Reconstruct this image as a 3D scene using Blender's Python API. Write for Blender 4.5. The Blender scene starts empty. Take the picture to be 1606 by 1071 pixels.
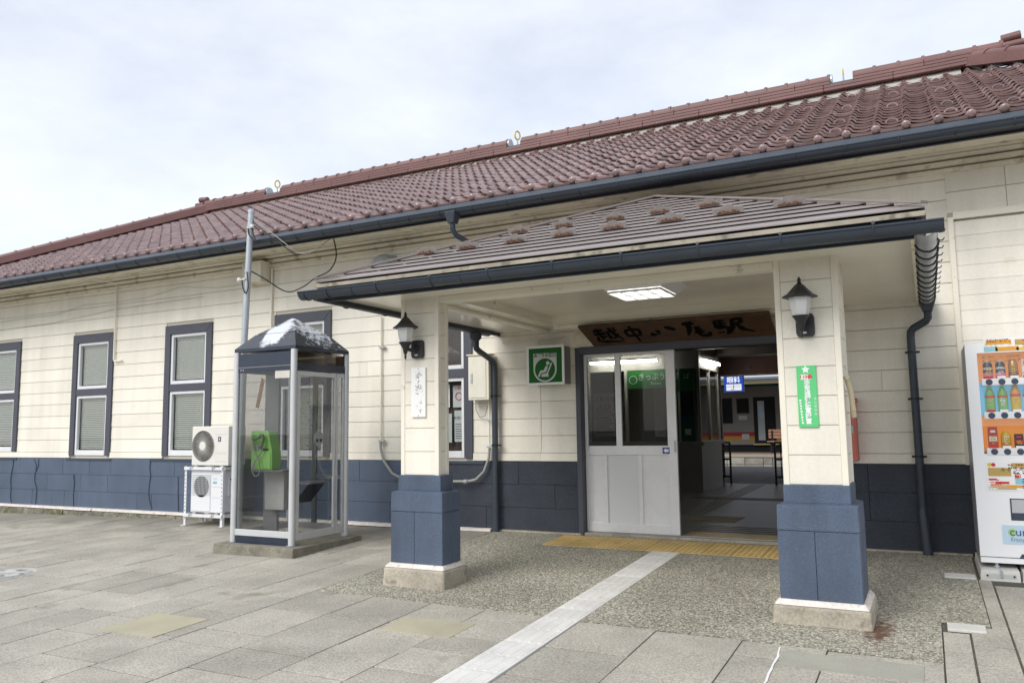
import bpy, bmesh, math, random
from mathutils import Vector, Matrix
random.seed(7)
sc = bpy.context.scene
COL = sc.collection
# ------------------------------------------------------------------ camera
def cam_matrix(yaw, pitch, roll, loc):
    y, p, q = math.radians(yaw), math.radians(pitch), math.radians(roll)
    fw = Vector((math.sin(y)*math.cos(p), math.cos(y)*math.cos(p), math.sin(p)))
    r = Vector((math.cos(y), -math.sin(y), 0)); u = r.cross(fw)
    r2 = r*math.cos(q) + u*math.sin(q); u2 = -r*math.sin(q) + u*math.cos(q)
    m = Matrix((r2, u2, -fw)).transposed().to_4x4(); m.translation = Vector(loc); return m
cd = bpy.data.cameras.new('camera'); cam = bpy.data.objects.new('camera', cd); COL.objects.link(cam)
cd.sensor_width = 36; cd.lens = 36*1248/1606; cd.clip_end = 2000; cd.clip_start = .05
cam.matrix_world = cam_matrix(-27.34, 6.164, -.823, (0, -8.7, 1.231))
sc.camera = cam
# ------------------------------------------------------------------ sky, sun, exposure
SUN_AZ, SUN_EL = math.radians(200), math.radians(42)      # compass azimuth the light comes from
w = bpy.data.worlds.new('World'); sc.world = w; w.use_nodes = True
nt = w.node_tree; N = nt.nodes; K = nt.links
bg = N['Background']; bg.inputs[1].default_value = .1
sky = N.new('ShaderNodeTexSky'); sky.sky_type = 'NISHITA'; sky.sun_disc = False
sky.sun_elevation = SUN_EL; sky.sun_rotation = SUN_AZ; sky.air_density = 1.0; sky.dust_density = 2.0
tc = N.new('ShaderNodeTexCoord'); mp = N.new('ShaderNodeMapping'); mp.inputs['Scale'].default_value = (1, 1, 2.2)
ns = N.new('ShaderNodeTexNoise'); ns.inputs['Scale'].default_value = 2.1; ns.inputs['Detail'].default_value = 7; ns.inputs['Roughness'].default_value = .6
cr = N.new('ShaderNodeValToRGB'); cr.color_ramp.elements[0].position = .30; cr.color_ramp.elements[1].position = .66
cr.color_ramp.elements[0].color = (.60, .60, .60, 1); cr.color_ramp.elements[1].color = (.985, .985, .985, 1)
cl = N.new('ShaderNodeMix'); cl.data_type = 'RGBA'
cl.inputs['B'].default_value = (6.15, 6.4, 6.95, 1)
K.new(tc.outputs['Generated'], mp.inputs[0]); K.new(mp.outputs[0], ns.inputs[0]); K.new(ns.outputs[0], cr.inputs[0])
K.new(cr.outputs[0], cl.inputs['Factor']); K.new(sky.outputs[0], cl.inputs['A']); K.new(cl.outputs['Result'], bg.inputs[0])
sd = bpy.data.lights.new('sun', 'SUN'); sd.energy = 1.4; sd.angle = math.radians(34); sd.color = (1, .97, .92)
sun = bpy.data.objects.new('sun', sd); COL.objects.link(sun)
dirv = Vector((math.sin(SUN_AZ)*math.cos(SUN_EL), math.cos(SUN_AZ)*math.cos(SUN_EL), math.sin(SUN_EL)))
sun.rotation_euler = dirv.to_track_quat('Z', 'Y').to_euler(); sun.location = (-4, -12, 14)
sc.view_settings.view_transform = 'Standard'; sc.view_settings.look = 'None'
sc.view_settings.exposure = .76; sc.view_settings.gamma = 1; sc.view_settings.use_curve_mapping = False

# ------------------------------------------------------------------ materials
MATS = {}
def mat(name, col, rough=.6, metal=0., spec=.5, var=.0, noise=None, speck=None, bump=None, emit=None, dirt=None, streak=None):
    """var: per-object brightness; noise=(scale,amount) broad mottling; speck=(scale,amount) fine grain;
    bump=(scale,strength,distance); dirt=(scale,threshold,colour); streak=(xscale,amount) vertical runs"""
    m = bpy.data.materials.new(name); m.use_nodes = True; MATS[name] = m
    t = m.node_tree; n = t.nodes; k = t.links; b = n['Principled BSDF']
    b.inputs['Roughness'].default_value = rough; b.inputs['Metallic'].default_value = metal
    b.inputs['Specular IOR Level'].default_value = spec
    geo = n.new('ShaderNodeNewGeometry')
    rgb = n.new('ShaderNodeRGB'); rgb.outputs[0].default_value = (*col, 1); cur = rgb.outputs[0]
    def mul(cur, val):
        x = n.new('ShaderNodeMix'); x.data_type = 'RGBA'; x.blend_type = 'MULTIPLY'; x.inputs['Factor'].default_value = 1
        k.new(cur, x.inputs['A']); k.new(val, x.inputs['B']); return x.outputs['Result']
    def rng(src, lo, hi, a=.3, bb=.7):
        r = n.new('ShaderNodeMapRange'); r.inputs[1].default_value = a; r.inputs[2].default_value = bb
        r.inputs[3].default_value = lo; r.inputs[4].default_value = hi; k.new(src, r.inputs[0]); return r.outputs[0]
    def nz(scale, detail=4, vec=None):
        x = n.new('ShaderNodeTexNoise'); x.inputs['Scale'].default_value = scale; x.inputs['Detail'].default_value = detail
        k.new(vec or geo.outputs['Position'], x.inputs['Vector']); return x.outputs[0]
    if var:
        oi = n.new('ShaderNodeObjectInfo'); cur = mul(cur, rng(oi.outputs['Random'], 1-var, 1+var, 0, 1))
    if noise: cur = mul(cur, rng(nz(noise[0]), 1-noise[1], 1+noise[1]))
    if speck: cur = mul(cur, rng(nz(speck[0], 2), 1-speck[1], 1+speck[1]))
    if streak:
        mpn = n.new('ShaderNodeMapping'); mpn.inputs['Scale'].default_value = (streak[0], streak[0], .5)
        k.new(geo.outputs['Position'], mpn.inputs[0]); cur = mul(cur, rng(nz(1, 5, mpn.outputs[0]), 1-streak[1], 1.0, .3, .6))
    if dirt:
        f = rng(nz(dirt[0], 6), 0, 1, dirt[1], dirt[1]+.12)
        x = n.new('ShaderNodeMix'); x.data_type = 'RGBA'; k.new(f, x.inputs['Factor']); k.new(cur, x.inputs['A'])
        x.inputs['B'].default_value = (*dirt[2], 1); cur = x.outputs['Result']
    k.new(cur, b.inputs['Base Color'])
    if bump:
        bp = n.new('ShaderNodeBump'); bp.inputs['Strength'].default_value = bump[1]
        bp.inputs['Distance'].default_value = bump[2] if len(bump) > 2 else .01
        k.new(nz(bump[0], 3), bp.inputs['Height']); k.new(bp.outputs[0], b.inputs['Normal'])
    if emit:
        b.inputs['Emission Color'].default_value = (*emit[0], 1); b.inputs['Emission Strength'].default_value = emit[1]
    return m
def glass(name, tint, gloss=.10, rough=.0):
    m = bpy.data.materials.new(name); m.use_nodes = True; MATS[name] = m
    t = m.node_tree; n = t.nodes; k = t.links; n.remove(n['Principled BSDF'])
    tr = n.new('ShaderNodeBsdfTransparent'); tr.inputs[0].default_value = (*tint, 1)
    gl = n.new('ShaderNodeBsdfGlossy'); gl.inputs['Roughness'].default_value = rough
    lw = n.new('ShaderNodeLayerWeight'); lw.inputs[0].default_value = .5
    pw = n.new('ShaderNodeMath'); pw.operation = 'POWER'; pw.inputs[1].default_value = 4
    ad = n.new('ShaderNodeMath'); ad.operation = 'MULTIPLY_ADD'; ad.inputs[1].default_value = .7; ad.inputs[2].default_value = gloss*.5; ad.use_clamp = True
    k.new(lw.outputs['Facing'], pw.inputs[0]); k.new(pw.outputs[0], ad.inputs[0])
    mx = n.new('ShaderNodeMixShader'); k.new(ad.outputs[0], mx.inputs[0])
    k.new(tr.outputs[0], mx.inputs[1]); k.new(gl.outputs[0], mx.inputs[2]); k.new(mx.outputs[0], n['Material Output'].inputs[0])
    return m

CREAM = mat('cream paint', (.825, .79, .685), .55, noise=(1.3, .07), speck=(38, .03), streak=(5, .10), bump=(30, .12, .004), var=.035, dirt=(3.2, .67, (.70, .65, .52)))
CREAMT = mat('cream trim', (.81, .77, .655), .5, noise=(2, .06), bump=(40, .1, .003), dirt=(9, .66, (.42, .37, .26)))
CREAMD = mat('weathered cream', (.74, .69, .55), .6, noise=(2.5, .1), speck=(30, .05), dirt=(6, .58, (.40, .35, .24)))
CEILM = mat('cream ceiling', (.78, .74, .63), .22, noise=(1.2, .06))
BLUE = mat('blue masonry paint', (.072, .104, .162), .42, spec=.7, noise=(2.2, .14), speck=(60, .08), bump=(110, .6, .008), var=.05, streak=(4, .16))
STUCCO_SHADED = mat('shaded slate stucco', (.055, .067, .088), .6, noise=(3, .14), speck=(80, .14), bump=(130, 1.0, .020), var=.05, dirt=(60, .735, (.34, .35, .36)))  # coarser finish; its darker base colour also holds part of the porch shade
BLUEP = mat('blue pillar paint', (.098, .136, .205), .5, noise=(3, .12), speck=(70, .10), bump=(150, 1.0, .013), var=.05, streak=(6, .24), dirt=(34, .70, (.30, .32, .34)))
GROOVE = mat('joint shadow grey', (.048, .064, .095), .8)
FRAME = mat('charcoal window trim', (.066, .070, .092), .5, noise=(3, .06), var=.03)
NAVY = mat('navy panel', (.018, .028, .05), .25, spec=.6, noise=(4, .15))
GUT = mat('slate gutter', (.040, .052, .070), .38, noise=(4, .1), speck=(60, .05))
GUTD = mat('dark eave', (.026, .032, .046), .45)
TILE = mat('red-brown glazed tile', (.235, .152, .144), .30, spec=.9, var=.24, noise=(1.1, .14), speck=(45, .12), dirt=(11, .63, (.30, .24, .21)))
TILED = mat('ridge tile', (.17, .082, .075), .45, var=.08, noise=(2, .12), speck=(40, .1), dirt=(7, .66, (.12, .075, .07)))
BED = mat('roof mortar', (.42, .40, .36), .9, noise=(3, .15), speck=(30, .1))
METAL = mat('aged porch roofing', (.26, .225, .215), .45, metal=.0, spec=.5, var=.05, noise=(2, .08), streak=(3, .08), dirt=(5, .68, (.33, .22, .17)))
METALG = mat('galvanised snow guard', (.30, .28, .27), .45, metal=.2, noise=(20, .12), dirt=(14, .62, (.40, .21, .11)))
RUST = mat('rust', (.15, .055, .022), .9, noise=(40, .5), speck=(120, .4))
ALU = mat('brushed aluminium', (.64, .65, .66), .38, metal=.35, noise=(6, .05))
ALUW = mat('pale aluminium door', (.76, .77, .78), .42, metal=.1, noise=(4, .04), speck=(20, .02))
STEEL = mat('galvanised steel', (.46, .50, .53), .42, metal=.4, noise=(8, .06))
SASH = mat('white sash', (.74, .75, .77), .4, noise=(3, .03))
BLIND = mat('venetian blind', (.74, .77, .70), .5)
WHITE = mat('white enamel', (.74, .75, .77), .3, noise=(2, .02))
ACW = mat('off-white housing', (.70, .69, .64), .4, noise=(3, .04), speck=(15, .02))
ACG = mat('grille grey', (.40, .39, .37), .5)
BLACK = mat('black metal', (.012, .012, .014), .4)
LAMPK = mat('lamp iron', (.018, .019, .022), .45, speck=(50, .2), bump=(60, .2, .002))
DARK = mat('dark void', (.01, .01, .012), .8)
FROST = mat('frosted lamp glass', (.62, .63, .62), .35)
CONC = mat('rough concrete', (.40, .36, .29), .9, noise=(4, .22), speck=(60, .16), bump=(60, .5, .01), dirt=(7, .60, (.21, .19, .15)))
PLASTERW = mat('peeling white paint', (.68, .63, .58), .8, noise=(12, .12), speck=(50, .1), bump=(50, .4, .006), dirt=(16, .60, (.36, .30, .25)))
FOOT = mat('mossy footing', (.19, .18, .14), .95, noise=(9, .4), speck=(60, .35), bump=(30, 1., .02), dirt=(6, .52, (.11, .11, .045)))
WOOD = mat('dark sign wood', (.075, .038, .018), .55, noise=(7, .35), streak=(1.2, .25), bump=(20, .2, .004))
INK = mat('sumi ink', (.004, .004, .004), .95, spec=.1)
GREEN = mat('sign green', (.010, .105, .012), .6, spec=.25, noise=(2, .04))
GREENB = mat('banner green', (.10, .56, .20), .45, noise=(5, .05))
PRW = mat('print white', (.82, .83, .82), .5)
PRGREY = mat('print grey', (.50, .53, .52), .5)
PRK = mat('print black', (.02, .02, .022), .5)
PRR = mat('print red', (.60, .03, .03), .5)
PHONE = mat('phone green', (.30, .68, .14), .35)
PHONED = mat('handset grey green', (.16, .21, .13), .45)
BSTEEL = mat('booth steel grey', (.30, .31, .31), .4, metal=.3, noise=(5, .1))
YTACT = mat('yellow tactile', (.55, .39, .15), .75, var=.08, noise=(3, .15), speck=(90, .14), dirt=(9, .64, (.27, .20, .09)))
WTACT = mat('white tactile', (.66, .65, .62), .75, var=.05, noise=(4, .1), speck=(120, .08), dirt=(8, .66, (.40, .38, .32)))
SALMON = mat('salmon red box', (.60, .17, .13), .5, noise=(4, .1))
BAMB = mat('bamboo', (.55, .48, .33), .5, noise=(6, .12))
FLUO = mat('fluorescent tube', (.9, .9, .9), .4, emit=((1, .99, .93), 19))
LIT = mat('lit diffuser', (.9, .9, .9), .4, emit=((1, .97, .86), 1.5))
HALLW = mat('hall wall', (.24, .225, .19), .7, noise=(1.5, .1))
HALLD = mat('hall dark timber', (.05, .035, .028), .6, noise=(3, .2))
HALLF = mat('worn hall floor', (.11, .106, .10), .30, noise=(1.5, .25), speck=(30, .15), dirt=(2.5, .62, (.13, .125, .115)))
COUNT = mat('counter laminate', (.33, .31, .27), .5, noise=(3, .06))
ROOM = mat('office interior', (.16, .16, .15), .7)
PLAT = mat('platform asphalt', (.115, .115, .115), .85, noise=(2, .15), speck=(70, .15))
PSTONE = mat('platform stone', (.33, .31, .27), .9, noise=(3, .25), var=.25, bump=(15, .5, .02))
TRAINB = mat('train body', (.25, .235, .21), .45, noise=(2, .06))
TRAINR = mat('train red stripe', (.35, .02, .03), .4)
TRAINY = mat('train yellow stripe', (.50, .25, .02), .4)
TRAING = mat('train green', (.01, .10, .075), .4)
TRAINROOF = mat('train pale roof', (.44, .50, .54), .5)
ORW = mat('bench slat wood', (.46, .25, .16), .55, noise=(8, .15))
BLUES = mat('sign blue', (.02, .05, .30), .4); SIGNB = mat('backlit blue', (.02, .05, .30), .4, emit=((.02, .06, .32), .7)); SIGNW = mat('backlit white', (.8, .8, .8), .4, emit=((.9, .92, .95), .55))
RUBBER = mat('black cable', (.015, .015, .016), .6)
CABLEG = mat('grey cable', (.33, .33, .31), .6)
SNOWP = mat('peeled white coating', (.80, .82, .84), .7)
YELM = mat('yellow ring', (.58, .44, .03), .4)
ORANGE = mat('vending orange back', (.66, .25, .04), .45, emit=((.70, .26, .04), .30))
CYAN = mat('vending blue back', (.12, .45, .68), .45, emit=((.14, .46, .68), .30))
BUTTON = mat('navy button', (.045, .06, .10), .3)
LBLUE = mat('pale blue print', (.50, .66, .78), .4)
CONCP = mat('white concrete block', (.60, .59, .55), .7, noise=(6, .06), speck=(40, .05))
GLASSW = glass('window glass', (.96, .97, .97), .05)
GLASSD = glass('door glass', (.88, .90, .89), .05)
GLASSB = glass('booth glass', (.82, .825, .825), .12)
GLASSH = glass('smoked booth glass', (.42, .38, .33), .10)
GLASSV = glass('vending acrylic', (.97, .97, .97), .12)

def pavement_mat():
    m = mat('granite paving', (.372, .350, .300), .85, var=.105, noise=(2.3, .15), speck=(75, .28), bump=(90, .5, .006), dirt=(2.6, .63, (.27, .25, .205)))
    t = m.node_tree; n = t.nodes; k = t.links; b_ = n['Principled BSDF']; geo = [x for x in n if x.type == 'NEW_GEOMETRY'][0]
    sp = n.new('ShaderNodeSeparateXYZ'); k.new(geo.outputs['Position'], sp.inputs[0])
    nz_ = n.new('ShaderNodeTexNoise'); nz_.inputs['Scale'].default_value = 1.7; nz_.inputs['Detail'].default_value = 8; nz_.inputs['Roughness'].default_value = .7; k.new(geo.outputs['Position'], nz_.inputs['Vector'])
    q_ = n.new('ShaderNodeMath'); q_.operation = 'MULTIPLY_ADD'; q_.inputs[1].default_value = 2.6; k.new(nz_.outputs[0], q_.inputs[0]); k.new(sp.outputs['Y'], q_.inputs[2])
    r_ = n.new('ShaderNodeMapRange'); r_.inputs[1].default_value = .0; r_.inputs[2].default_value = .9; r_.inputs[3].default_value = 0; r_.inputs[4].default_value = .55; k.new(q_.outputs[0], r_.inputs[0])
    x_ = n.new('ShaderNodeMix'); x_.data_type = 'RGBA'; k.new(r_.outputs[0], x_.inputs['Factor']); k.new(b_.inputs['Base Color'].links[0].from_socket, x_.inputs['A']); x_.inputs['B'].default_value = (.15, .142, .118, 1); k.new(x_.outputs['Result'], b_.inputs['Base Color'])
    return m
PAVE = pavement_mat()
PATCH = mat('plain mortar patch', (.40, .375, .27), .9, noise=(3, .1), speck=(100, .05))
JOINT = mat('paving joint soil', (.095, .088, .07), .95, noise=(4, .3), speck=(60, .3))
def aggregate():
    m = bpy.data.materials.new('exposed aggregate'); m.use_nodes = True
    t = m.node_tree; n = t.nodes; k = t.links; b = n['Principled BSDF']; b.inputs['Roughness'].default_value = .85
    g = n.new('ShaderNodeNewGeometry'); v = n.new('ShaderNodeTexVoronoi'); v.inputs['Scale'].default_value = 78
    k.new(g.outputs['Position'], v.inputs['Vector'])
    sx = n.new('ShaderNodeSeparateColor'); k.new(v.outputs['Color'], sx.inputs[0])
    r = n.new('ShaderNodeValToRGB'); e = r.color_ramp.elements; e[0].position = 0; e[0].color = (.15, .145, .115, 1); e[1].position = 1; e[1].color = (.76, .73, .60, 1)
    for p, c in ((.22, (.31, .295, .235)), (.6, (.44, .415, .335)), (.85, (.58, .55, .45))):
        x = e.new(p); x.color = (*c, 1)
    k.new(sx.outputs[0], r.inputs[0])
    d = n.new('ShaderNodeMapRange'); d.inputs[1].default_value = .2; d.inputs[2].default_value = .65; d.inputs[3].default_value = 1.06; d.inputs[4].default_value = .62
    k.new(v.outputs['Distance'], d.inputs[0])
    nz = n.new('ShaderNodeTexNoise'); nz.inputs['Scale'].default_value = 1.1; nz.inputs['Detail'].default_value = 6; k.new(g.outputs['Position'], nz.inputs['Vector'])
    q = n.new('ShaderNodeMapRange'); q.inputs[1].default_value = .3; q.inputs[2].default_value = .7; q.inputs[3].default_value = .82; q.inputs[4].default_value = 1.15; k.new(nz.outputs[0], q.inputs[0])
    mm = n.new('ShaderNodeMath'); mm.operation = 'MULTIPLY'; k.new(d.outputs[0], mm.inputs[0]); k.new(q.outputs[0], mm.inputs[1])
    x = n.new('ShaderNodeMix'); x.data_type = 'RGBA'; x.blend_type = 'MULTIPLY'; x.inputs['Factor'].default_value = 1
    k.new(r.outputs[0], x.inputs['A']); k.new(mm.outputs[0], x.inputs['B'])
    # rust stain by the right pillar
    vd = n.new('ShaderNodeVectorMath'); vd.operation = 'SUBTRACT'; vd.inputs[1].default_value = (-.365, -2.86, 0); k.new(g.outputs['Position'], vd.inputs[0])
    vs = n.new('ShaderNodeVectorMath'); vs.operation = 'MULTIPLY'; vs.inputs[1].default_value = (7.5, 2.3, 0); k.new(vd.outputs[0], vs.inputs[0])
    vl = n.new('ShaderNodeVectorMath'); vl.operation = 'LENGTH'; k.new(vs.outputs[0], vl.inputs[0])
    n2 = n.new('ShaderNodeTexNoise'); n2.inputs['Scale'].default_value = 24; n2.inputs['Detail'].default_value = 5; k.new(g.outputs['Position'], n2.inputs['Vector'])
    ad = n.new('ShaderNodeMath'); ad.operation = 'MULTIPLY_ADD'; ad.inputs[1].default_value = 2.0; k.new(n2.outputs[0], ad.inputs[0]); k.new(vl.outputs['Value'], ad.inputs[2])
    mr = n.new('ShaderNodeMapRange'); mr.inputs[1].default_value = 1.25; mr.inputs[2].default_value = 1.85; mr.inputs[3].default_value = .92; mr.inputs[4].default_value = 0; k.new(ad.outputs[0], mr.inputs[0])
    y = n.new('ShaderNodeMix'); y.data_type = 'RGBA'; k.new(mr.outputs[0], y.inputs['Factor']); k.new(x.outputs['Result'], y.inputs['A']); y.inputs['B'].default_value = (.10, .042, .018, 1)
    k.new(y.outputs['Result'], b.inputs['Base Color'])
    bp = n.new('ShaderNodeBump'); bp.inputs['Strength'].default_value = .7; bp.inputs['Distance'].default_value = .008; bp.invert = True
    k.new(v.outputs['Distance'], bp.inputs['Height']); k.new(bp.outputs[0], b.inputs['Normal'])
    return m
AGG = aggregate()

# ------------------------------------------------------------------ mesh helpers
ORG = {}
class MB:
    def __init__(s): s.v = []; s.f = []
    def poly(s, pts):
        i = len(s.v); s.v += [tuple(p) for p in pts]; s.f.append(tuple(range(i, i+len(pts)))); return s
    def box(s, x0, y0, z0, x1, y1, z1):
        i = len(s.v)
        s.v += [(x0,y0,z0),(x1,y0,z0),(x1,y1,z0),(x0,y1,z0),(x0,y0,z1),(x1,y0,z1),(x1,y1,z1),(x0,y1,z1)]
        for q in ((3,2,1,0),(4,5,6,7),(0,1,5,4),(1,2,6,5),(2,3,7,6),(3,0,4,7)): s.f.append(tuple(i+a for a in q))
        return s
    def hexa(s, b, t):
        """bottom ring and top ring of equal length"""
        i = len(s.v); n = len(b); s.v += [tuple(p) for p in b] + [tuple(p) for p in t]
        s.f.append(tuple(i+a for a in reversed(range(n)))); s.f.append(tuple(i+n+a for a in range(n)))
        for a in range(n): c = (a+1) % n; s.f.append((i+a, i+c, i+n+c, i+n+a))
        return s
    def bar(s, p0, p1, w, h, up=(0, 0, 1)):
        p0, p1 = Vector(p0), Vector(p1); d = (p1-p0).normalized(); a = d.cross(Vector(up))
        if a.length < 1e-4: a = d.cross(Vector((0, 1, 0)))
        a.normalize(); b = a.cross(d); a *= w/2; b *= h/2
        s.hexa([p0-a-b, p0+a-b, p0+a+b, p0-a+b], [p1-a-b, p1+a-b, p1+a+b, p1-a+b]); return s
    def tube(s, pts, r, n=8, cap=True):
        pts = [Vector(p) for p in pts]; rr = r if isinstance(r, (list, tuple)) else [r]*len(pts)
        i0 = len(s.v); ref = None
        for j, p in enumerate(pts):
            d = (pts[min(j+1, len(pts)-1)] - pts[max(j-1, 0)]).normalized()
            if ref is None: ref = d.orthogonal().normalized()
            a = (ref - d*ref.dot(d)); a = a.normalized() if a.length > 1e-5 else d.orthogonal().normalized(); ref = a; b = d.cross(a)
            for q in range(n): t = 2*math.pi*q/n; s.v.append(tuple(p + (a*math.cos(t) + b*math.sin(t))*rr[j]))
        for j in range(len(pts)-1):
            for q in range(n):
                c = (q+1) % n; s.f.append((i0+j*n+q, i0+j*n+c, i0+(j+1)*n+c, i0+(j+1)*n+q))
        if cap:
            s.f.append(tuple(i0+q for q in reversed(range(n)))); e = i0+(len(pts)-1)*n; s.f.append(tuple(e+q for q in range(n)))
        return s
    def lathe(s, prof, c, n=16, ax='z', ph=0., cap=True):
        i0 = len(s.v)
        for r, h in prof:
            for q in range(n):
                t = 2*math.pi*q/n + ph; a, b = r*math.cos(t), r*math.sin(t)
                p = (a, b, h) if ax == 'z' else ((a, h, b) if ax == 'y' else (h, a, b))
                s.v.append((c[0]+p[0], c[1]+p[1], c[2]+p[2]))
        for j in range(len(prof)-1):
            for q in range(n):
                d = (q+1) % n; s.f.append((i0+j*n+q, i0+j*n+d, i0+(j+1)*n+d, i0+(j+1)*n+q))
        if cap: s.f.append(tuple(i0+q for q in range(n))); e = i0+(len(prof)-1)*n; s.f.append(tuple(e+q for q in range(n)))
        return s
    def ext(s, poly, axis, a0, a1):
        """extrude a 2-D polygon along axis: 'x' takes (y,z), 'y' takes (x,z), 'z' takes (x,y)"""
        f = {'x': lambda p, a: (a, p[0], p[1]), 'y': lambda p, a: (p[0], a, p[1]), 'z': lambda p, a: (p[0], p[1], a)}[axis]
        return s.hexa([f(p, a0) for p in poly], [f(p, a1) for p in poly])
    def mesh(s, name, m, org=(0, 0, 0), smooth=False):
        me = bpy.data.meshes.new(name)
        me.from_pydata([(a-org[0], b-org[1], c-org[2]) for a, b, c in s.v], [], s.f)
        bm = bmesh.new(); bm.from_mesh(me); bmesh.ops.recalc_face_normals(bm, faces=bm.faces); bm.to_mesh(me); bm.free()
        for mm in (m if isinstance(m, (list, tuple)) else [m]): me.materials.append(mm)
        if smooth:
            me.polygons.foreach_set('use_smooth', [True]*len(me.polygons)); me.set_sharp_from_angle(angle=math.radians(40))
        return me
    def build(s, name, m, parent=None, smooth=False, bevel=0., org=None):
        if org is None:
            if parent is not None: org = ORG[parent.name]
            else:
                xs, ys, zs = zip(*s.v); org = ((min(xs)+max(xs))/2, (min(ys)+max(ys))/2, min(zs))
        o = bpy.data.objects.new(name, s.mesh(name, m, org, smooth)); COL.objects.link(o)
        if parent is not None:
            o.parent = parent; po = ORG[parent.name]; o.location = tuple(a-b for a, b in zip(org, po))
        else: o.location = org
        ORG[o.name] = tuple(org)
        if bevel:
            b = o.modifiers.new('bevel', 'BEVEL'); b.width = bevel; b.segments = 2; b.limit_method = 'ANGLE'; b.angle_limit = math.radians(40)
        return o
def B(x0, y0, z0, x1, y1, z1): return MB().box(x0, y0, z0, x1, y1, z1)
def inst(name, me, parent, loc, rot=None):
    o = bpy.data.objects.new(name, me); COL.objects.link(o); o.parent = parent
    po = ORG[parent.name]; o.location = tuple(a-b for a, b in zip(loc, po)); ORG[o.name] = tuple(loc)
    if rot: o.rotation_euler = rot
    return o
def thing(name, label, cat, loc, group=None):
    o = bpy.data.objects.new(name, None); COL.objects.link(o); o.location = loc; o.empty_display_size = .2
    ORG[o.name] = tuple(loc); tag(o, label, cat, group); return o
def tag(o, label, cat, group=None):
    o['label'] = label; o['category'] = cat
    if group: o['group'] = group
    return o
def struct(o): o['kind'] = 'structure'; return o
def stuff(o): o['kind'] = 'stuff'; return o
def text(s, size, m, parent, origin, xd=(1, 0, 0), yd=(0, 0, 1), name='lettering', align='CENTER', sx=1., bold=0., depth=.0006, jitter=0., spacing=1.):
    cu = bpy.data.curves.new('txt', 'FONT'); cu.body = s; cu.size = size; cu.align_x = align; cu.align_y = 'CENTER'
    cu.extrude = depth; cu.offset = bold; cu.resolution_u = 3; cu.space_character = spacing; cu.space_line = spacing
    o = bpy.data.objects.new('txt', cu); COL.objects.link(o)
    dg = bpy.context.evaluated_depsgraph_get(); me = bpy.data.meshes.new_from_object(o.evaluated_get(dg))
    bpy.data.objects.remove(o); bpy.data.curves.remove(cu)
    xd, yd = Vector(xd).normalized(), Vector(yd).normalized(); zd = xd.cross(yd); org = Vector(origin)
    po = Vector(ORG[parent.name])
    for v in me.vertices: c = v.co.copy(); v.co = org + xd*c.x*sx + yd*c.y + zd*c.z - po
    me.materials.clear(); me.materials.append(m); me.name = name
    t = bpy.data.objects.new(name, me); COL.objects.link(t); t.parent = parent; ORG[t.name] = tuple(po); return t
def gz(x, y): return .037*y - .012 + .0125*min(0., x+4.8)
# ================================================================== SETTING: ground, paving, apron
xs = [-300, -18, -4.8, 300]; ys = [-300, -14, 0.02, .2, 300]
m = MB()
def gbase(x, y):
    if y > .1: return -1.3
    return gz(max(x, -18), max(y, -14)) - .011
for i in range(3):
    for j in range(4):
        m.poly([(a, b, gbase(a, b)) for a, b in ((xs[i], ys[j]), (xs[i+1], ys[j]), (xs[i+1], ys[j+1]), (xs[i], ys[j+1]))])
ground = struct(m.build('ground', JOINT, org=(0, 0, 0)))
def slab_box(mb, x0, x1, y0, y1, t=.03, dz=0., fn=gz):
    c = ((x0, y0), (x1, y0), (x1, y1), (x0, y1))
    return mb.hexa([(a, b, fn(a, b)+dz-t) for a, b in c], [(a, b, fn(a, b)+dz) for a, b in c])
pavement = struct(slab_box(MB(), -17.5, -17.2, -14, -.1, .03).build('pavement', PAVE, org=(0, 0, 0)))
TX0, TX1 = -2.557, -2.265          # white tactile path
AP = [(-4.73, -3.245), (0.0, -3.40), (0.0, -2.50), (.285, -2.52), (.285, -.03), (-4.73, -.03)]
cand = []
def column(x0, x1, ya, yb):
    y = yb
    while y > ya+.02:
        L = random.choice((.30, .42, .42, .55, .6, .6, .75, .9)); y2 = max(ya, y-L)
        if y2-ya < .15: y2 = ya
        cand.append((x0, x1, y2, y)); y = y2
def lane(x0, x1, ya, yb):
    column(x0, x1, ya, yb)
x = -17.2
while x < -4.75:
    wd = random.choice((.36, .42, .46, .5, .58)); x1 = min(x+wd, -4.74)
    if -4.74-x1 < .2: x1 = -4.74
    lane(x, x1, -7.5, -.10); x = x1
xs_ = [-4.74, -4.13, -3.55, -3.05, TX0-.003]
for a, b in zip(xs_, xs_[1:]): lane(a, b, -7.5, -3.25)
xs_ = [TX1+.003, -1.70, -1.13, -.62, .003]
for a, b in zip(xs_, xs_[1:]): lane(a, b, -7.5, -3.33 - .03*(b+2.2))
lane(.004, .160, -7.5, -2.72); lane(.164, .385, -7.5, -2.55); lane(.389, 1.0, -7.5, -1.25); lane(.287, .385, -2.54, -1.06)
for q in range(7): lane(1.0+.6*q, 1.6+.6*q, -7.5, -1.22)
cam_xy = (0, -8.7)
def inview(c):
    a, b = (c[0]+c[1])/2, (c[2]+c[3])/2
    d = Vector((a, b+8.7)); ang = math.degrees(math.atan2(d.x, d.y)) + 27.34
    return (abs(ang) < 36 and b > -5.6)
cand.sort(key=lambda c: (not inview(c), (c[0]+c[1])**2/4 + ((c[2]+c[3])/2+8.7)**2))
rest = MB(); g = .0045; gy_ = .0075
for i, (a, b, c, d) in enumerate(cand):
    dz = random.uniform(-.0022, .0022)
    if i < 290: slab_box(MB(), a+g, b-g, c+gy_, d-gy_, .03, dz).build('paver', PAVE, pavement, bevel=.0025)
    else: slab_box(rest, a+g, b-g, c+gy_, d-gy_, .03, dz)
stuff(rest.build('paver_field', PAVE, pavement))
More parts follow.
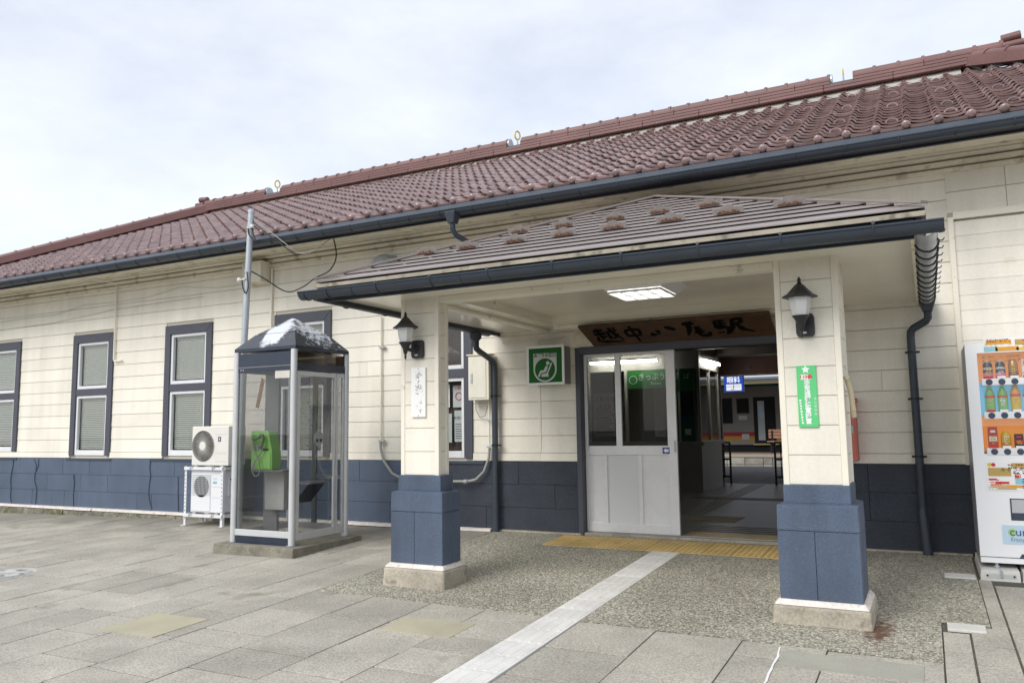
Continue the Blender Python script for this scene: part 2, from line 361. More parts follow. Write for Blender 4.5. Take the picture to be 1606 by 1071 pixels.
for a, b, c, d, mm in ((-5.46, -4.89, -4.77, -4.28, PATCH), (-3.50, -2.92, -4.02, -3.68, PATCH), (-.85, -.10, -3.78, -3.50, mat('grey mortar patch', (.33, .325, .275), .9, noise=(3, .12), speck=(90, .08)))):
    slab_box(MB(), a, b, c, d, .01, .0045).build('mortar_patch', mm, pavement)
for (a, b, c, d) in ((.05, .275, -1.08, -.92), (.035, .255, -2.69, -2.53)):
    slab_box(MB(), a, b, c, d, .02, .012).build('drain_lid', CONCP, pavement, bevel=.004)
ln = MB(); rq = random.Random(2); yy = -3.44; xo = -.895
while yy > -5.4:
    y2 = yy-rq.uniform(.05, .14); x2 = xo+rq.uniform(-.008, .010); wq = rq.uniform(.009, .016)
    ln.hexa([(xo, yy, gz(0, yy)+.003), (xo+wq, yy, gz(0, yy)+.003), (x2+wq, y2, gz(0, y2)+.003), (x2, y2, gz(0, y2)+.003)], [(xo, yy, gz(0, yy)+.0052), (xo+wq, yy, gz(0, yy)+.0052), (x2+wq, y2, gz(0, y2)+.0052), (x2, y2, gz(0, y2)+.0052)])
    yy, xo = y2, x2
ln.build('chalk_line', PRW, pavement)
apron = struct(MB().hexa([(a, b, gz(a, b)-.005) for a, b in AP], [(a, b, gz(a, b)+.002) for a, b in AP]).build('porch_apron', AGG, org=(0, 0, 0)))
# tactile path, ridged white tiles
tact = struct(slab_box(MB(), TX0+.01, TX1-.01, -6.0, -5.9, .02, .001).build('tactile_path', WTACT, org=(0, 0, 0)))
def ridge_tile(w, L):
    m = MB().box(-w/2, -L/2, -.02, w/2, L/2, 0)
    for k in range(4):
        c = -w/2 + w*(k+.5)/4; m.hexa([(c-.017, -L/2+.012, 0), (c+.017, -L/2+.012, 0), (c+.017, L/2-.012, 0), (c-.017, L/2-.012, 0)],
                                      [(c-.010, -L/2+.024, .003), (c+.010, -L/2+.024, .003), (c+.010, L/2-.024, .003), (c-.010, L/2-.024, .003)])
    return m.mesh('tile', WTACT)
W_ = TX1-TX0; rt = ridge_tile(W_-.006, W_-.006); y = -.735
tilt = math.atan(.037)
while y > -5.8:
    inst('tile', rt, tact, ((TX0+TX1)/2, y-W_/2, gz(-2.4, y-W_/2)+.006), (tilt, 0, 0)); y -= W_
# warning strip, domed yellow tiles
def dome_tile(w, L):
    m = MB().box(-w/2, -L/2, -.02, w/2, L/2, 0)
    for i in range(5):
        for j in range(5):
            m.lathe([(.017, 0), (.013, .004), (.007, .005)], (-w/2+w*(i+.5)/5, -L/2+L*(j+.5)/5, 0), 6)
    return m.mesh('tile', YTACT)
warn = struct(slab_box(MB(), -3.78, -1.19, -.70, -.10, .02, .001).build('warning_strip', YTACT, org=(0, 0, 0)))
nx, ny = 9, 2; w_ = 2.61/nx; l_ = .63/ny; dt = dome_tile(w_-.006, l_-.006)
for i in range(nx):
    for j in range(ny):
        cx_, cy_ = -3.80+w_*(i+.5), -.725+l_*(j+.5); inst('tile', dt, warn, (cx_, cy_, gz(cx_, cy_)+.006), (tilt, 0, 0))
# painted manhole cover on the plaza
mh = thing('manhole_cover', 'round iron manhole cover with worn white paint set in the paving', 'manhole', (-8.55, -3.6, gz(-8.55, -3.6)))
MB().lathe([(.26, -.02), (.26, .006), (.25, .008)], (-8.55, -3.6, gz(-8.55, -3.6)), 28).build('cover', mat('worn white paint', (.46, .46, .44), .8, noise=(7, .2), dirt=(9, .5, (.16, .16, .15))), mh)
MB().lathe([(.29, -.02), (.29, .003), (.265, .003)], (-8.55, -3.6, gz(-8.55, -3.6)), 28).build('rim', STEEL, mh)

# ================================================================== STATION BUILDING
bld = thing('station_building', 'long single-storey station building with cream siding, blue plinth and red-brown tiled roof', 'building', (-6.5, 3.5, 0))
WX0, WX1 = -17.2, 4.1; ZT = 3.66; ZB = .822
WIN = [(-15.59, -14.54, .93), (-13.03, -11.98, .87), (-10.72, -9.68, .87), (-8.40, -7.345, .87), (-6.11, -5.062, .86)]
WT = 2.917; DX0, DX1, DZ1 = -3.62, -1.10, 2.125
OPEN = [(a, b, z, WT) for a, b, z in WIN] + [(DX0, DX1, -.1, DZ1)]
# backing wall, with real openings
core = MB(); cuts = sorted(OPEN)
x = WX0
for a, b, z0, z1 in cuts:
    core.box(x, .0125, -.25, a, .16, 3.9)
    if z0 > 0: core.box(a, .0125, -.25, b, .16, z0)
    core.box(a, .0125, z1, b, .16, 3.9); x = b
core.box(x, .0125, -.25, WX1, .16, 3.9)
core.box(WX0, .16, -.25, WX0+.15, 7.2, 3.9); core.box(WX1-.15, .16, -.25, WX1, 7.2, 3.9)
wall = core.build('wall', mat('siding gap', (.58, .54, .44), .9), bld)
# siding boards
zl = [.925 + .2045*i for i in range(14)]
zl = [ZB+.004] + zl
joints = {k: sorted(random.uniform(WX0, .2) for _ in range(3)) for k in range(20)}
def clear(x0, x1, z0, z1):
    """x-intervals of a course that miss the openings"""
    segs = [(x0, x1)]
    for a, b, c, d in OPEN:
        if c < z1-.01 and d > z0+.01:
            n = []
            for p, q in segs:
                if b <= p or a >= q: n.append((p, q)); continue
                if a-p > .03: n.append((p, a))
                if q-b > .03: n.append((b, q))
            segs = n
    return segs
G = .0032
for k, z in enumerate(zl):
    z1 = zl[k+1] if k+1 < len(zl) else ZT
    if z1-z < .03: continue
    for p, q in clear(WX0, .30, z, z1):
        pts = [p] + [j for j in joints[k] if p+.3 < j < q-.3] + ([-4.13] if p+.2 < -4.13 < q-.2 and z < 2.3 else []) + [q]
        pts.sort()
        for a, b in zip(pts, pts[1:]):
            y0 = -.016 if k == 0 else 0
            if z1 > z+G*2:
                mm = MB(); t = random.uniform(0, .0016)
                mm.hexa([(a+.0015, y0-t-.003, z+G), (b-.0015, y0-t-.003, z+G), (b-.0015, .012, z+G), (a+.0015, .012, z+G)],
                        [(a+.0015, y0-t+.001, z1-G), (b-.0015, y0-t+.001, z1-G), (b-.0015, .012, z1-G), (a+.0015, .012, z1-G)])
                mm.build('board', CREAM, wall)
# boarded-over bay right of the porch, slightly proud, with a frame
for k in range(16):
    z = .83 + .145*k; z1 = min(z+.145, 3.17)
    if z < 3.15: B(.345, -.022, z+.0012, WX1, .012, z1-.0012).build('panel_board', CREAM, wall)
B(.30, -.05, ZB, .345, .012, 3.19).build('bay_post', CREAMT, wall)
B(.345, -.045, 3.17, WX1, .012, 3.235).build('bay_head', CREAMT, wall)
for k, (z, z1) in enumerate(((3.24, 3.45), (3.45, 3.66))):
    for a, b in ((.30, .80), (.805, 2.6), (2.605, WX1)): B(a, 0, z+G, b, .012, z1-G).build('board', CREAM, wall)
# plinth of painted blocks
plinth = MB()
for a, b in ((WX0, DX0), (DX1, WX1)): plinth.box(a, .006, -.2, b, .0124, ZB)
plinth = plinth.build('plinth', GROOVE, bld)
for c in range(3):
    z0, z1 = .274*c, .274*(c+1)
    for A, Bx in ((WX0, DX0), (DX1, WX1)):
        x = A
        while x < Bx-.01:
            L = random.choice((.34, .55, .7, .9, 1.2, 1.5)); x1 = min(x+L, Bx)
            if Bx-x1 < .2: x1 = Bx
            d = random.uniform(.015, .019); g = .0018
            B(x+g, -d, z0+(g if c else -.1), x1-g, .006, z1-g).build('block', BLUE if x1 < -5.2 else STUCCO_SHADED, plinth, bevel=.003); x = x1
def crack(xp, zs, seed):
    r = random.Random(seed); mm = MB(); p = [(xp+r.uniform(-.05, .05), -.0235, z) for z in zs]
    mm.tube(p, .006, 5); mm.build('crack_seal', GROOVE, plinth)
for i, xp in enumerate((-14.62, -13.95, -13.9, -12.85, -10.95, -10.35)):
    crack(xp, [.80, .68, .55, .42, .28, .15, .03] if i % 2 == 0 else [.8, .7, .58] if i == 1 else [.55, .4, .2, .02], i)
for a, b in ((-13.1, -11.95), (-15.4, -14.5), (-11, -9.6), (-5.6, -4.9)):
    B(a, -.032, ZB-.035, b, .0, ZB-.006).build('drip_strip', GROOVE, plinth)
# footing
m = MB(); x = WX0
while x < -4.76:
    x1 = min(x+random.uniform(.12, .34), -4.74); d = random.uniform(.066, .085); h = random.uniform(-.036, -.03)
    m.hexa([(x, -d-.02, gz(x, 0)-.05), (x1, -d-.02, gz(x1, 0)-.05), (x1, .0, gz(x1, 0)-.05), (x, .0, gz(x, 0)-.05)],
           [(x, -d, h-.01), (x1, -d, h-.012), (x1, .0, h+.012), (x, .0, h+.012)]); x = x1
m.build('footing', FOOT, bld)
x = WX0
while x < -4.9:
    x1 = min(x+random.uniform(.4, 1.3), -4.8); d = random.uniform(.06, .095)
    MB().hexa([(x, -d, -.03), (x1, -d, -.03), (x1, -.01, -.02), (x, -.01, -.02)], [(x, -d+.01, .0), (x1, -d+.012, .0), (x1, -.01, .012), (x, -.01, .012)]).build('footing_cap', PLASTERW, bld)
    x = x1
B(-4.74, -.045, -.12, DX0-.0, -.018, .008).build('footing_kerb', CONC, bld)
B(DX1, -.05, -.12, .30, -.018, .004).build('footing_kerb', CONC, bld)
# windows
rail_z = 1.93
def window(a, b, z0, blinds):
    q = [(a, .62, z0), (b, .62, z0), (b, .62, WT), (a, .62, WT), (a, .16, z0), (b, .16, z0), (b, .16, WT), (a, .16, WT)]
    rm = MB()
    for f in ((0, 1, 2, 3), (0, 3, 7, 4), (1, 5, 6, 2), (3, 2, 6, 7), (0, 4, 5, 1)): rm.poly([q[i] for i in f])
    wn = rm.build('window', DARK, bld)        # shallow dark room behind the glass
    t = .12; y0, y1 = -.032, .05
    fr = MB().ext([(a, WT), (b, WT), (b-t, WT-t-.02), (a+t, WT-t-.02)], 'y', y0, y1); fr.build('head_casing', FRAME, wn, bevel=.003)
    for s in (0, 1):
        p = [(a, WT-.002), (a+t-.001, WT-t-.022), (a+t-.001, z0), (a, z0)] if s == 0 else [(b, WT-.002), (b, z0), (b-t+.001, z0), (b-t+.001, WT-t-.022)]
        MB().ext(p, 'y', y0+.001, y1).build('jamb_casing', FRAME, wn, bevel=.003)
    B(a+t, -.026, rail_z-.055, b-t, .05, rail_z+.055).build('rail', FRAME, wn, bevel=.003)
    for (c, d, bot) in ((rail_z+.056, WT-t-.021, .05), (z0, rail_z-.056, .085)):
        x0, x1 = a+t+.002, b-t-.002; f = .045
        s = MB().box(x0, -.006, c, x0+f, .045, d).box(x1-f, -.006, c, x1, .045, d).box(x0+f, -.006, d-f, x1-f, .045, d).box(x0+f, -.010, c, x1-f, .045, c+bot)
        s.build('sash', SASH, wn, bevel=.002)
        B(x0+f, .022, c+bot, x1-f, .027, d-f).build('pane', GLASSW, wn)
        if blinds:
            bl = MB(); z = d-f-.004
            bl.box(x0+f, .055, d-f-.02, x1-f, .09, d-f)
            while z > c+bot+(0.01):
                bl.hexa([(x0+f+.006, .074, z-.016), (x1-f-.006, .074, z-.016), (x1-f-.006, .076, z-.0155), (x0+f+.006, .076, z-.0155)],
                        [(x0+f+.006, .058, z+.008), (x1-f-.006, .058, z+.008), (x1-f-.006, .060, z+.0085), (x0+f+.006, .060, z+.0085)])
                z -= .031
            bl.tube([(x0+f+.12, .056, c+bot), (x0+f+.12, .056, d-f)], .0015, 4).tube([(x1-f-.12, .056, c+bot), (x1-f-.12, .056, d-f)], .0015, 4)
            bl.build('blind', BLIND, wn)
    return wn
wins = [window(a, b, z, i < 4) for i, (a, b, z) in enumerate(WIN)]
# posters behind the glass of the last window
w5 = wins[4]
for (a, b, c, d, mm) in ((-5.42, -5.235, 1.50, 1.78, PRGREY), (-5.40, -5.225, 1.06, 1.46, PRGREY), (-5.62, -5.47, 1.50, 1.80, PRW), (-5.60, -5.44, 1.05, 1.42, PRGREY)):
    B(a, .10, c, b, .103, d).build('poster', mm, w5)
MB().lathe([(.052, .094), (.052, .098), (.042, .098), (.042, .094)], (-5.33, 0, 1.64), 18, 'y', cap=False).build('poster_ring', PRR, w5)
text('お知らせ', .05, PRK, w5, (-5.31, .0985, 1.36)); text('ご案内', .045, PRR, w5, (-5.33, .0985, 1.745))
for k in range(7): B(-5.385, .0975, 1.10+.03*k, -5.24-.02*(k % 3), .099, 1.108+.03*k).build('text_line', PRK, w5)
# eave: crown mouldings, soffit, fascia
m = MB().ext([(0.0, 3.64), (-.022, 3.645), (-.03, 3.685), (0, 3.685)], 'x', WX0-.3, WX1+.3); m.build('lower_moulding', CREAMD, bld)
MB().ext([(0, 3.70), (-.05, 3.705), (-.075, 3.745), (0, 3.745)], 'x', WX0-.3, WX1+.3).build('crown_moulding', CREAMD, bld)
MB().ext([(0, 3.760), (-.11, 3.765), (-.14, 3.788), (0, 3.80)], 'x', WX0-.4, WX1+.4).build('bed_moulding', CREAMD, bld)
MB().ext([(.0, 3.805), (-.645, 3.752), (-.645, 3.772), (.0, 3.825)], 'x', WX0-.66, WX1+.66).build('soffit', CREAMD, bld)
for k in range(5): MB().ext([(-.30, 3.7785), (-.30, 3.772), (-.305, 3.772), (-.305, 3.7785)], 'x', WX0+k*4.3, WX0+k*4.3+4.28).build('soffit_batten', CREAMD, bld)
MB().ext([(-.645, 3.735), (-.68, 3.735), (-.68, 3.84), (-.645, 3.84)], 'x', WX0-.66, WX1+.66).build('fascia', GUTD, bld)
# roof
EY, EZ = -.75, 3.935; SL = math.radians(26.2); S = math.tan(SL); RY = 3.4; RZ = EZ + (RY-EY)*S
RX0, RX1 = -13.62, .80; HX0, HX1 = RX0-(RY-EY), RX1+(RY-EY)
def rz(y): return EZ + (y-EY)*S
lo = -.03
BY = 2*RY-EY
m = MB()
P = lambda x, y, z: (x, y, z+lo)
m.poly([P(HX0, EY, EZ), P(HX1, EY, EZ), P(RX1, RY, RZ), P(RX0, RY, RZ)])
m.poly([P(HX1, BY, EZ), P(HX0, BY, EZ), P(RX0, RY, RZ), P(RX1, RY, RZ)])
m.poly([P(HX0, BY, EZ), P(HX0, EY, EZ), P(RX0, RY, RZ)]); m.poly([P(HX1, EY, EZ), P(HX1, BY, EZ), P(RX1, RY, RZ)])
m.poly([P(HX0, EY, EZ-.02), P(HX0, BY, EZ-.02), P(HX1, BY, EZ-.02), P(HX1, EY, EZ-.02)])
roof = m.build('roof', mat('roof underlay', (.05, .03, .028), .9), bld)
TW, TP = .257, .2326
def prof(u):
    if u < .078: return .036*math.sin(math.pi*u/.078)
    return -.019*math.sin(math.pi*(u-.078)/(.272-.078))
us = [0, .012, .026, .039, .052, .066, .078, .105, .14, .175, .21, .24, .272]
def tile_mesh(kind):
    m = MB(); L = .272; th = .018
    i = len(m.v)
    for v in (0, L):
        for u in us: m.v.append((u, v, prof(u)))
    for u in us: m.v.append((u, 0, prof(u)-th*(2.1 if kind == 'eave' else 1)))
    for u in us: m.v.append((u, .10, prof(u)-th*1.05))
    n = len(us)
    for k in range(n-1):
        m.f.append((k, k+1, n+k+1, n+k)); m.f.append((2*n+k, 2*n+k+1, k+1, k)); m.f.append((3*n+k, 3*n+k+1, 2*n+k+1, 2*n+k))
    m.f.append((0, n, 3*n, 2*n)); m.f.append((n-1, 2*n-1, 4*n-1, 3*n-1))
    if kind == 'eave':
        m.lathe([(.001, -.022), (.024, -.019), (.038, -.008), (.041, .004), (.041, .05)], (.039, 0, .0), 12, 'y')
    if kind == 'snow':
        pts = [(.165+.055*math.cos(t), .08+.05*abs(math.sin(t)), -.020+.036*math.sin(t)) for t in [math.pi*q/8 for q in range(9)]]
        m.tube(pts, .010, 5)
    return m.mesh('tile', TILE)
TM = {k: tile_mesh(k) for k in ('plain', 'eave', 'snow')}
tiles = []
nrow = 20; ncol = int((HX1-HX0)/TW)
for r in range(nrow):
    sdist = r*TP; y = EY + sdist*math.cos(SL); z = EZ + sdist*math.sin(SL)
    for c in range(ncol):
        x = HX0 + c*TW
        if x+.12 < HX0 + (y-EY) + .02 or x+.12 > HX1 - (y-EY) - .02: continue
        kind = 'eave' if r == 0 else ('snow' if ((r == 2 and c % 2 == 0) or (r > 2 and r % 3 == 2 and (c + (r//3)*2) % 4 == 0)) else 'plain')
        tiles.append((kind, x, y, z))
tiles.sort(key=lambda t: t[1]**2*0 + (t[1]-0)**2 + (t[2]+8.7)**2 + (t[3]-1.2)**2 if -19 < t[1] < 1.35 else 1e6)
tilt_t = SL - math.atan(.030/TP)
rest = MB(); ct, st = math.cos(tilt_t), math.sin(tilt_t)
for i, (k, x, y, z) in enumerate(tiles):
    j1, j2 = random.uniform(-.004, .004), random.uniform(-.003, .003)
    if i < 295:
        inst('tile', TM[k], roof, (x+j1, y, z+j2+.012), (tilt_t+random.uniform(-.01, .01), 0, random.uniform(-.012, .012)))
    else:
        b = len(rest.v); me = TM[k]
        for v in me.vertices:
            a, bb, cc = v.co; rest.v.append((x+a+j1, y+bb*ct-cc*st, z+j2+.012+bb*st+cc*ct))
        for p in me.polygons: rest.f.append(tuple(b+q for q in p.vertices))
# the far tiles in one part; colour varies by position
TILEF = mat('red-brown glazed tile field', (.235, .152, .144), .30, spec=.9, noise=(4.2, .30), speck=(9, .16), dirt=(13, .60, (.30, .24, .21)))
stuff(rest.build('tile_field', TILEF, roof))
# ridge: mortar bed, flat courses, round caps; broken at the lifting rings
MB().ext([(RY-.185, rz(RY-.185)-.02), (RY-.175, rz(RY-.175)-.004), (RY, RZ+.07), (RY+.17, RZ-.05), (RY+.2, RZ-.1)], 'x', RX0+.1, RX1-.1).build('ridge_bed', BED, roof)
gaps = [(-11.93, -11.52), (-6.24, -5.98), (-.94, -.64)]
segs = []; x = RX0-.15
for a, b in gaps: segs.append((x, a)); x = b
segs.append((x, RX1+.42))
ZR = RZ+.015
for k in range(4):
    hw = .165-.014*k; z0 = ZR+.052*k; full = k < 2
    for a, b in ([(RX0-.15, RX1+.42)] if full else segs):
        x = a
        while x < b-.01:
            x1 = min(x+.91, b); 
            if b-x1 < .2: x1 = b
            B(x+.001, RY-hw, z0+.004, x1-.001, RY+hw, z0+.050).build('ridge_course', TILED, roof, bevel=.008); x = x1
def half_cap(L, r):
    m = MB(); n = 8; pr = [(r*math.cos(math.pi*q/n), r*.85*math.sin(math.pi*q/n)) for q in range(n+1)]
    m.hexa([(0, a, b) for a, b in pr], [(L, a, b) for a, b in pr])
    pr2 = [(1.16*a, 1.2*b+.002) for a, b in pr]; m.hexa([(L-.045, a, b) for a, b in pr2], [(L-.005, a, b) for a, b in pr2])
    return m
hc = half_cap(.30, .088).mesh('ridge_cap', TILED, smooth=True)
for a, b in segs:
    n = max(1, round((b-a)/.30)); L = (b-a)/n
    for q in range(n):
        o = inst('ridge_cap', hc, roof, (a+q*L, RY, ZR+.212)); o.scale = (L/.30, 1, 1)
for a, b in gaps:
    MB().lathe([(.001, -.012), (.10, -.012), (.10, .012), (.001, .012)], (a+.012, RY, ZR+.20), 16, 'x').build('ridge_end_disc', STEEL, roof)
    B(a, RY-.13, ZR+.105, b, RY+.13, ZR+.125).build('gap_flashing', GUT, roof)
# hips
def hip(x0, x1):
    d = 1 if x1 > x0 else -1
    A = Vector((x0, RY, RZ+.02)); Bp = Vector((x1, EY+.02, EZ+.03)); n = 19
    for k in range(3):
        off = Vector((0, 0, .03+.05*k)); MB().bar(A+off, Bp+off, .27-.03*k, .046).build('hip_course', TILED, roof)
    for q in range(n):
        p, r = A.lerp(Bp, q/n), A.lerp(Bp, (q+1)/n); off = Vector((0, 0, .15))
        e = (r-p).normalized()
        MB().tube([p+off, r+off-e*.04, r+off-e*.04, r+off], [.075, .075, .09, .09], 10).build('hip_cap', TILED, roof, smooth=True)
hip(RX0, HX0); hip(RX1, HX1)
# end ornaments
for xo, s in ((RX0-.12, -1), (RX1+.42, 1)):
    m = MB(); m.tube([(xo-.02*s, RY-.02, ZR+.30), (xo+.20*s, RY-.02, ZR+.32)], .062, 12).tube([(xo-.02*s, RY-.10, ZR+.17), (xo+.22*s, RY-.10, ZR+.18)], .055, 12).tube([(xo-.02*s, RY+.10, ZR+.17), (xo+.22*s, RY+.10, ZR+.18)], .055, 12)
    m.build('ridge_end_ornament', TILED, roof, smooth=True)
# lifting rings
for i, (a, b) in enumerate(gaps):
    xc = (a+b)/2+.02; m = MB().tube([(xc, RY, ZR+.10), (xc, RY, ZR+.27)], .012, 8); o = m.build('ring_rod', STEEL, roof)
    if i < 2:
        pts = [(xc+.03*math.cos(t)+.0, RY+.04*math.cos(t), ZR+.345+.075*math.sin(t)) for t in [2*math.pi*q/20 for q in range(21)]]
        MB().tube(pts, .014, 6, cap=False).build('lifting_ring', YELM, roof, smooth=True)
    else: MB().tube([(xc, RY, ZR+.27), (xc, RY, ZR+.36)], [.014, .006], 8).build('rod_tip', YELM, roof)
# main gutter
def half_pipe(m, p0, p1, r, lip=.008, th=.004, n=9):
    """open-topped half-round trough from p0 to p1"""
    p0, p1 = Vector(p0), Vector(p1); d = (p1-p0).normalized(); a = d.cross(Vector((0, 0, 1))).normalized(); up = Vector((0, 0, 1))
    out = [(r*math.cos(math.pi+math.pi*q/n), r*math.sin(math.pi+math.pi*q/n)) for q in range(n+1)]
    inn = [((r-th)*math.cos(math.pi+math.pi*q/n), (r-th)*math.sin(math.pi+math.pi*q/n)) for q in reversed(range(n+1))]
    ring = out+inn; i = len(m.v); k = len(ring)
    for p in (p0, p1): m.v += [tuple(p+a*u+up*v) for u, v in ring]
    for q in range(k): c = (q+1) % k; m.f.append((i+q, i+c, i+k+c, i+k+q))
    for q in range(n): m.f.append((i+q, i+q+1, i+k-2-q, i+k-1-q)); m.f.append((i+k+q+1, i+k+q, i+2*k-1-q, i+2*k-2-q))
    for s in (-1, 1): m.tube([p0+a*s*r, p1+a*s*r], lip, 6)
    return m
gut = half_pipe(MB(), (HX0-.02, -.845, 3.795), (HX1+.02, -.845, 3.795), .058).build('gutter', GUT, bld, smooth=True)
gb = MB()
gb.tube([(0, -.062*math.cos(t), -.062*math.sin(t)) for t in [math.pi*q/8 for q in range(9)]], .006, 5).lathe([(.011, -.006), (.011, .012)], (0, -.058, .004), 6, 'y').box(-.008, .05, -.03, .008, .17, .0)
gb = gb.mesh('bracket', GUT)
x = -17.5
while x < 2.2: inst('bracket', gb, gut, (x, -.845, 3.795)); x += .447
MB().ext([(-.60, 3.955), (-.79, 3.885), (-.835, 3.835), (-.84, 3.825), (-.79, 3.870), (-.6, 3.942)], 'x', HX0, HX1).build('eave_flashing', GUT, bld)
MB().ext([(-.685, 3.755), (-.77, 3.775), (-.77, 3.83), (-.685, 3.83)], 'x', HX0, HX1).build('eave_shadow_board', GUTD, bld)
# hopper head and pipe from the main gutter down behind the porch roof
hp = MB(); hp.hexa([(-4.865, -.90, 3.63), (-4.785, -.90, 3.63), (-4.785, -.80, 3.63), (-4.865, -.80, 3.63)], [(-4.90, -.93, 3.765), (-4.75, -.93, 3.765), (-4.75, -.77, 3.765), (-4.90, -.77, 3.765)])
hp.build('hopper_head', GUT, gut, bevel=.006)
MB().tube([(-4.825, -.85, 3.65), (-4.825, -.85, 3.56), (-4.81, -.80, 3.50), (-4.55, -.45, 3.30), (-4.30, -.2, 3.1)], .033, 10).build('downpipe', GUT, gut, smooth=True)
# doorway trim
dw = MB().box(DX0-.03, -.028, -.02, DX0+.03, .16, DZ1+.03).build('doorway_frame', FRAME, bld, bevel=.003)
B(DX0+.031, -.030, DZ1-.045, DX1, .16, DZ1+.035).build('head_beam', FRAME, dw, bevel=.003)
B(DX1-.03, -.028, -.02, DX1+.03, .16, DZ1-.046).build('jamb', FRAME, dw)
B(DX0+.031, -.012, -.06, DX1-.031, .20, .016).build('sill', CONC, dw, bevel=.006)
B(DX0+.031, .09, .0165, DX1-.031, .10, .022).build('door_track', STEEL, dw)
# wood cover strip over the vertical siding joint under the porch
B(-4.142, -.010, ZB+.11, -4.118, -.0035, 2.30).build('joint_strip', CREAMT, wall)
B(.295, -.020, ZB+.004, .2995, .01, 3.2).build('joint_strip', CREAMT, wall)
# ================================================================== ENTRANCE PORCH
porch = thing('entrance_porch', 'square entrance porch on two cream and blue pillars with low hipped metal roof', 'porch', (-2.35, -1.6, 0))
def pillar(bx0, bx1, sx0, sx1, z1, zj, z2, baseTop, dblock, dshaft):
    yf = -2.84; yb = yf+dblock; g = gz((bx0+bx1)/2, -2.6)
    p = B(bx0+.06, yf+.06, g, bx1-.06, yb-.06, z2-.02).build('pillar', GROOVE, porch)
    # concrete base
    m = MB().hexa([(bx0-.055, yf-.06, g-.06), (bx1+.055, yf-.06, g-.06), (bx1+.055, yb+.055, g-.06), (bx0-.055, yb+.055, g-.06)],
                  [(bx0-.045, yf-.05, baseTop-.02), (bx1+.045, yf-.05, baseTop-.02), (bx1+.045, yb+.045, baseTop-.02), (bx0-.045, yb+.045, baseTop-.02)])
    m.build('base', CONC, p, bevel=.022)
    m = MB().hexa([(bx0-.040, yf-.045, baseTop-.022), (bx1+.040, yf-.045, baseTop-.022), (bx1+.040, yb+.04, baseTop-.022), (bx0-.040, yb+.04, baseTop-.022)],
                  [(bx0-.01, yf-.012, baseTop+.012), (bx1+.01, yf-.012, baseTop+.012), (bx1+.01, yb+.01, baseTop+.012), (bx0-.01, yb+.01, baseTop+.012)])
    m.build('base_top', PLASTERW, p, bevel=.006)
    xm = (bx0+bx1)/2 - .02; ym = (yb+yf)/2; j = .001
    # lower course: four corner blocks, upper course one cap block, small top block
    for a, b in ((bx0, xm), (xm, bx1)):
        for c, d in ((yf, ym), (ym, yb)):
            B(a+(j if a == xm else 0), c+(j if c == ym else 0), baseTop+.0, b-(j if b == xm else 0), d-(j if d == ym else 0), zj-j).build('block', BLUEP, p, bevel=.004)
    MB().hexa([(bx0-.002, yf-.002, zj+j), (bx1+.002, yf-.002, zj+j), (bx1+.002, yb+.002, zj+j), (bx0-.002, yb+.002, zj+j)],
              [(bx0+.002, yf+.002, z1-.008), (bx1-.002, yf+.002, z1-.008), (bx1-.002, yb-.002, z1-.008), (bx0+.002, yb-.002, z1-.008)]).build('block', BLUEP, p, bevel=.006)
    MB().hexa([(bx0+.015, yf+.015, z1-.008), (bx1-.015, yf+.015, z1-.008), (bx1-.015, yb-.015, z1-.008), (bx0+.015, yb-.015, z1-.008)],
              [(bx0+.05, yf+.05, z1+.004), (bx1-.05, yf+.05, z1+.004), (bx1-.05, yb-.05, z1+.004), (bx0+.05, yb-.05, z1+.004)]).build('chamfer', BLUEP, p)
    B(bx0+.045, yf+.045, z1, bx1-.045, yb-.045, z2).build('block', BLUEP, p, bevel=.007)
    # shaft
    sy0, sy1 = -2.765, -2.765+dshaft; zt = 2.415
    B(sx0+.012, sy0+.012, z2-.01, sx1-.012, sy1-.012, zt).build('shaft_core', MATS['siding gap'], p)
    t = .042
    for a, b in ((sx0, sx0+t), (sx1-t, sx1)):
        for c, d in ((sy0, sy0+t), (sy1-t, sy1)): B(a, c, z2-.004, b, d, zt).build('corner_trim', CREAMT, p, bevel=.004)
    z = z2; k = 0
    while z < zt-.02:
        ze = min(z+.2055, zt); gg = .0032
        B(sx0+t+.001, sy0+.005, z+gg, sx1-t-.001, sy0+.02, ze-gg).build('board', CREAM, p)
        B(sx0+t+.001, sy1-.02, z+gg, sx1-t-.001, sy1-.005, ze-gg).build('board', CREAM, p)
        B(sx1-.02, sy0+t+.001, z+gg, sx1-.005, sy1-t-.001, ze-gg).build('board', CREAM, p)
        B(sx0+.005, sy0+t+.001, z+gg, sx0+.02, sy1-t-.001, ze-gg).build('board', CREAM, p)
        z = ze
    return p
pilL = pillar(-4.26, -3.725, -4.207, -3.805, .69, .512, .826, .06, .30, .17)
pilR = pillar(-.972, -.445, -.925, -.497, .678, .496, .806, .025, .53, .42)
pilL['label'] = 'pillar with the plain white plaque'; pilR['label'] = 'pillar with the green banner'
# ceiling: soffit ring around a shallow recess
SZ = 2.405; ex0, ex1, ey0 = -4.68, .0, -3.23; rx0, rx1, ry0, ry1 = -3.80, -.93, -2.58, -.32; CZ = 2.505
ceil = MB().box(ex0, ey0, SZ, ex1, ry0, SZ+.03).box(ex0, ry1, SZ, ex1, -.001, SZ+.03).box(ex0, ry0, SZ, rx0, ry1, SZ+.03).box(rx1, ry0, SZ, ex1, ry1, SZ+.03)
ceil = ceil.build('ceiling', CEILM, porch)
B(rx0-.02, ry0-.02, CZ, rx1+.02, ry1+.02, CZ+.02).build('recess_panel', CEILM, ceil)
MB().box(rx0, ry0-.02, SZ+.031, rx1, ry0, CZ).box(rx0, ry1, SZ+.031, rx1, ry1+.02, CZ).box(rx0-.02, ry0-.02, SZ+.031, rx0, ry1+.02, CZ).box(rx1, ry0-.02, SZ+.031, rx1+.02, ry1+.02, CZ).build('recess_sides', CREAMT, ceil)
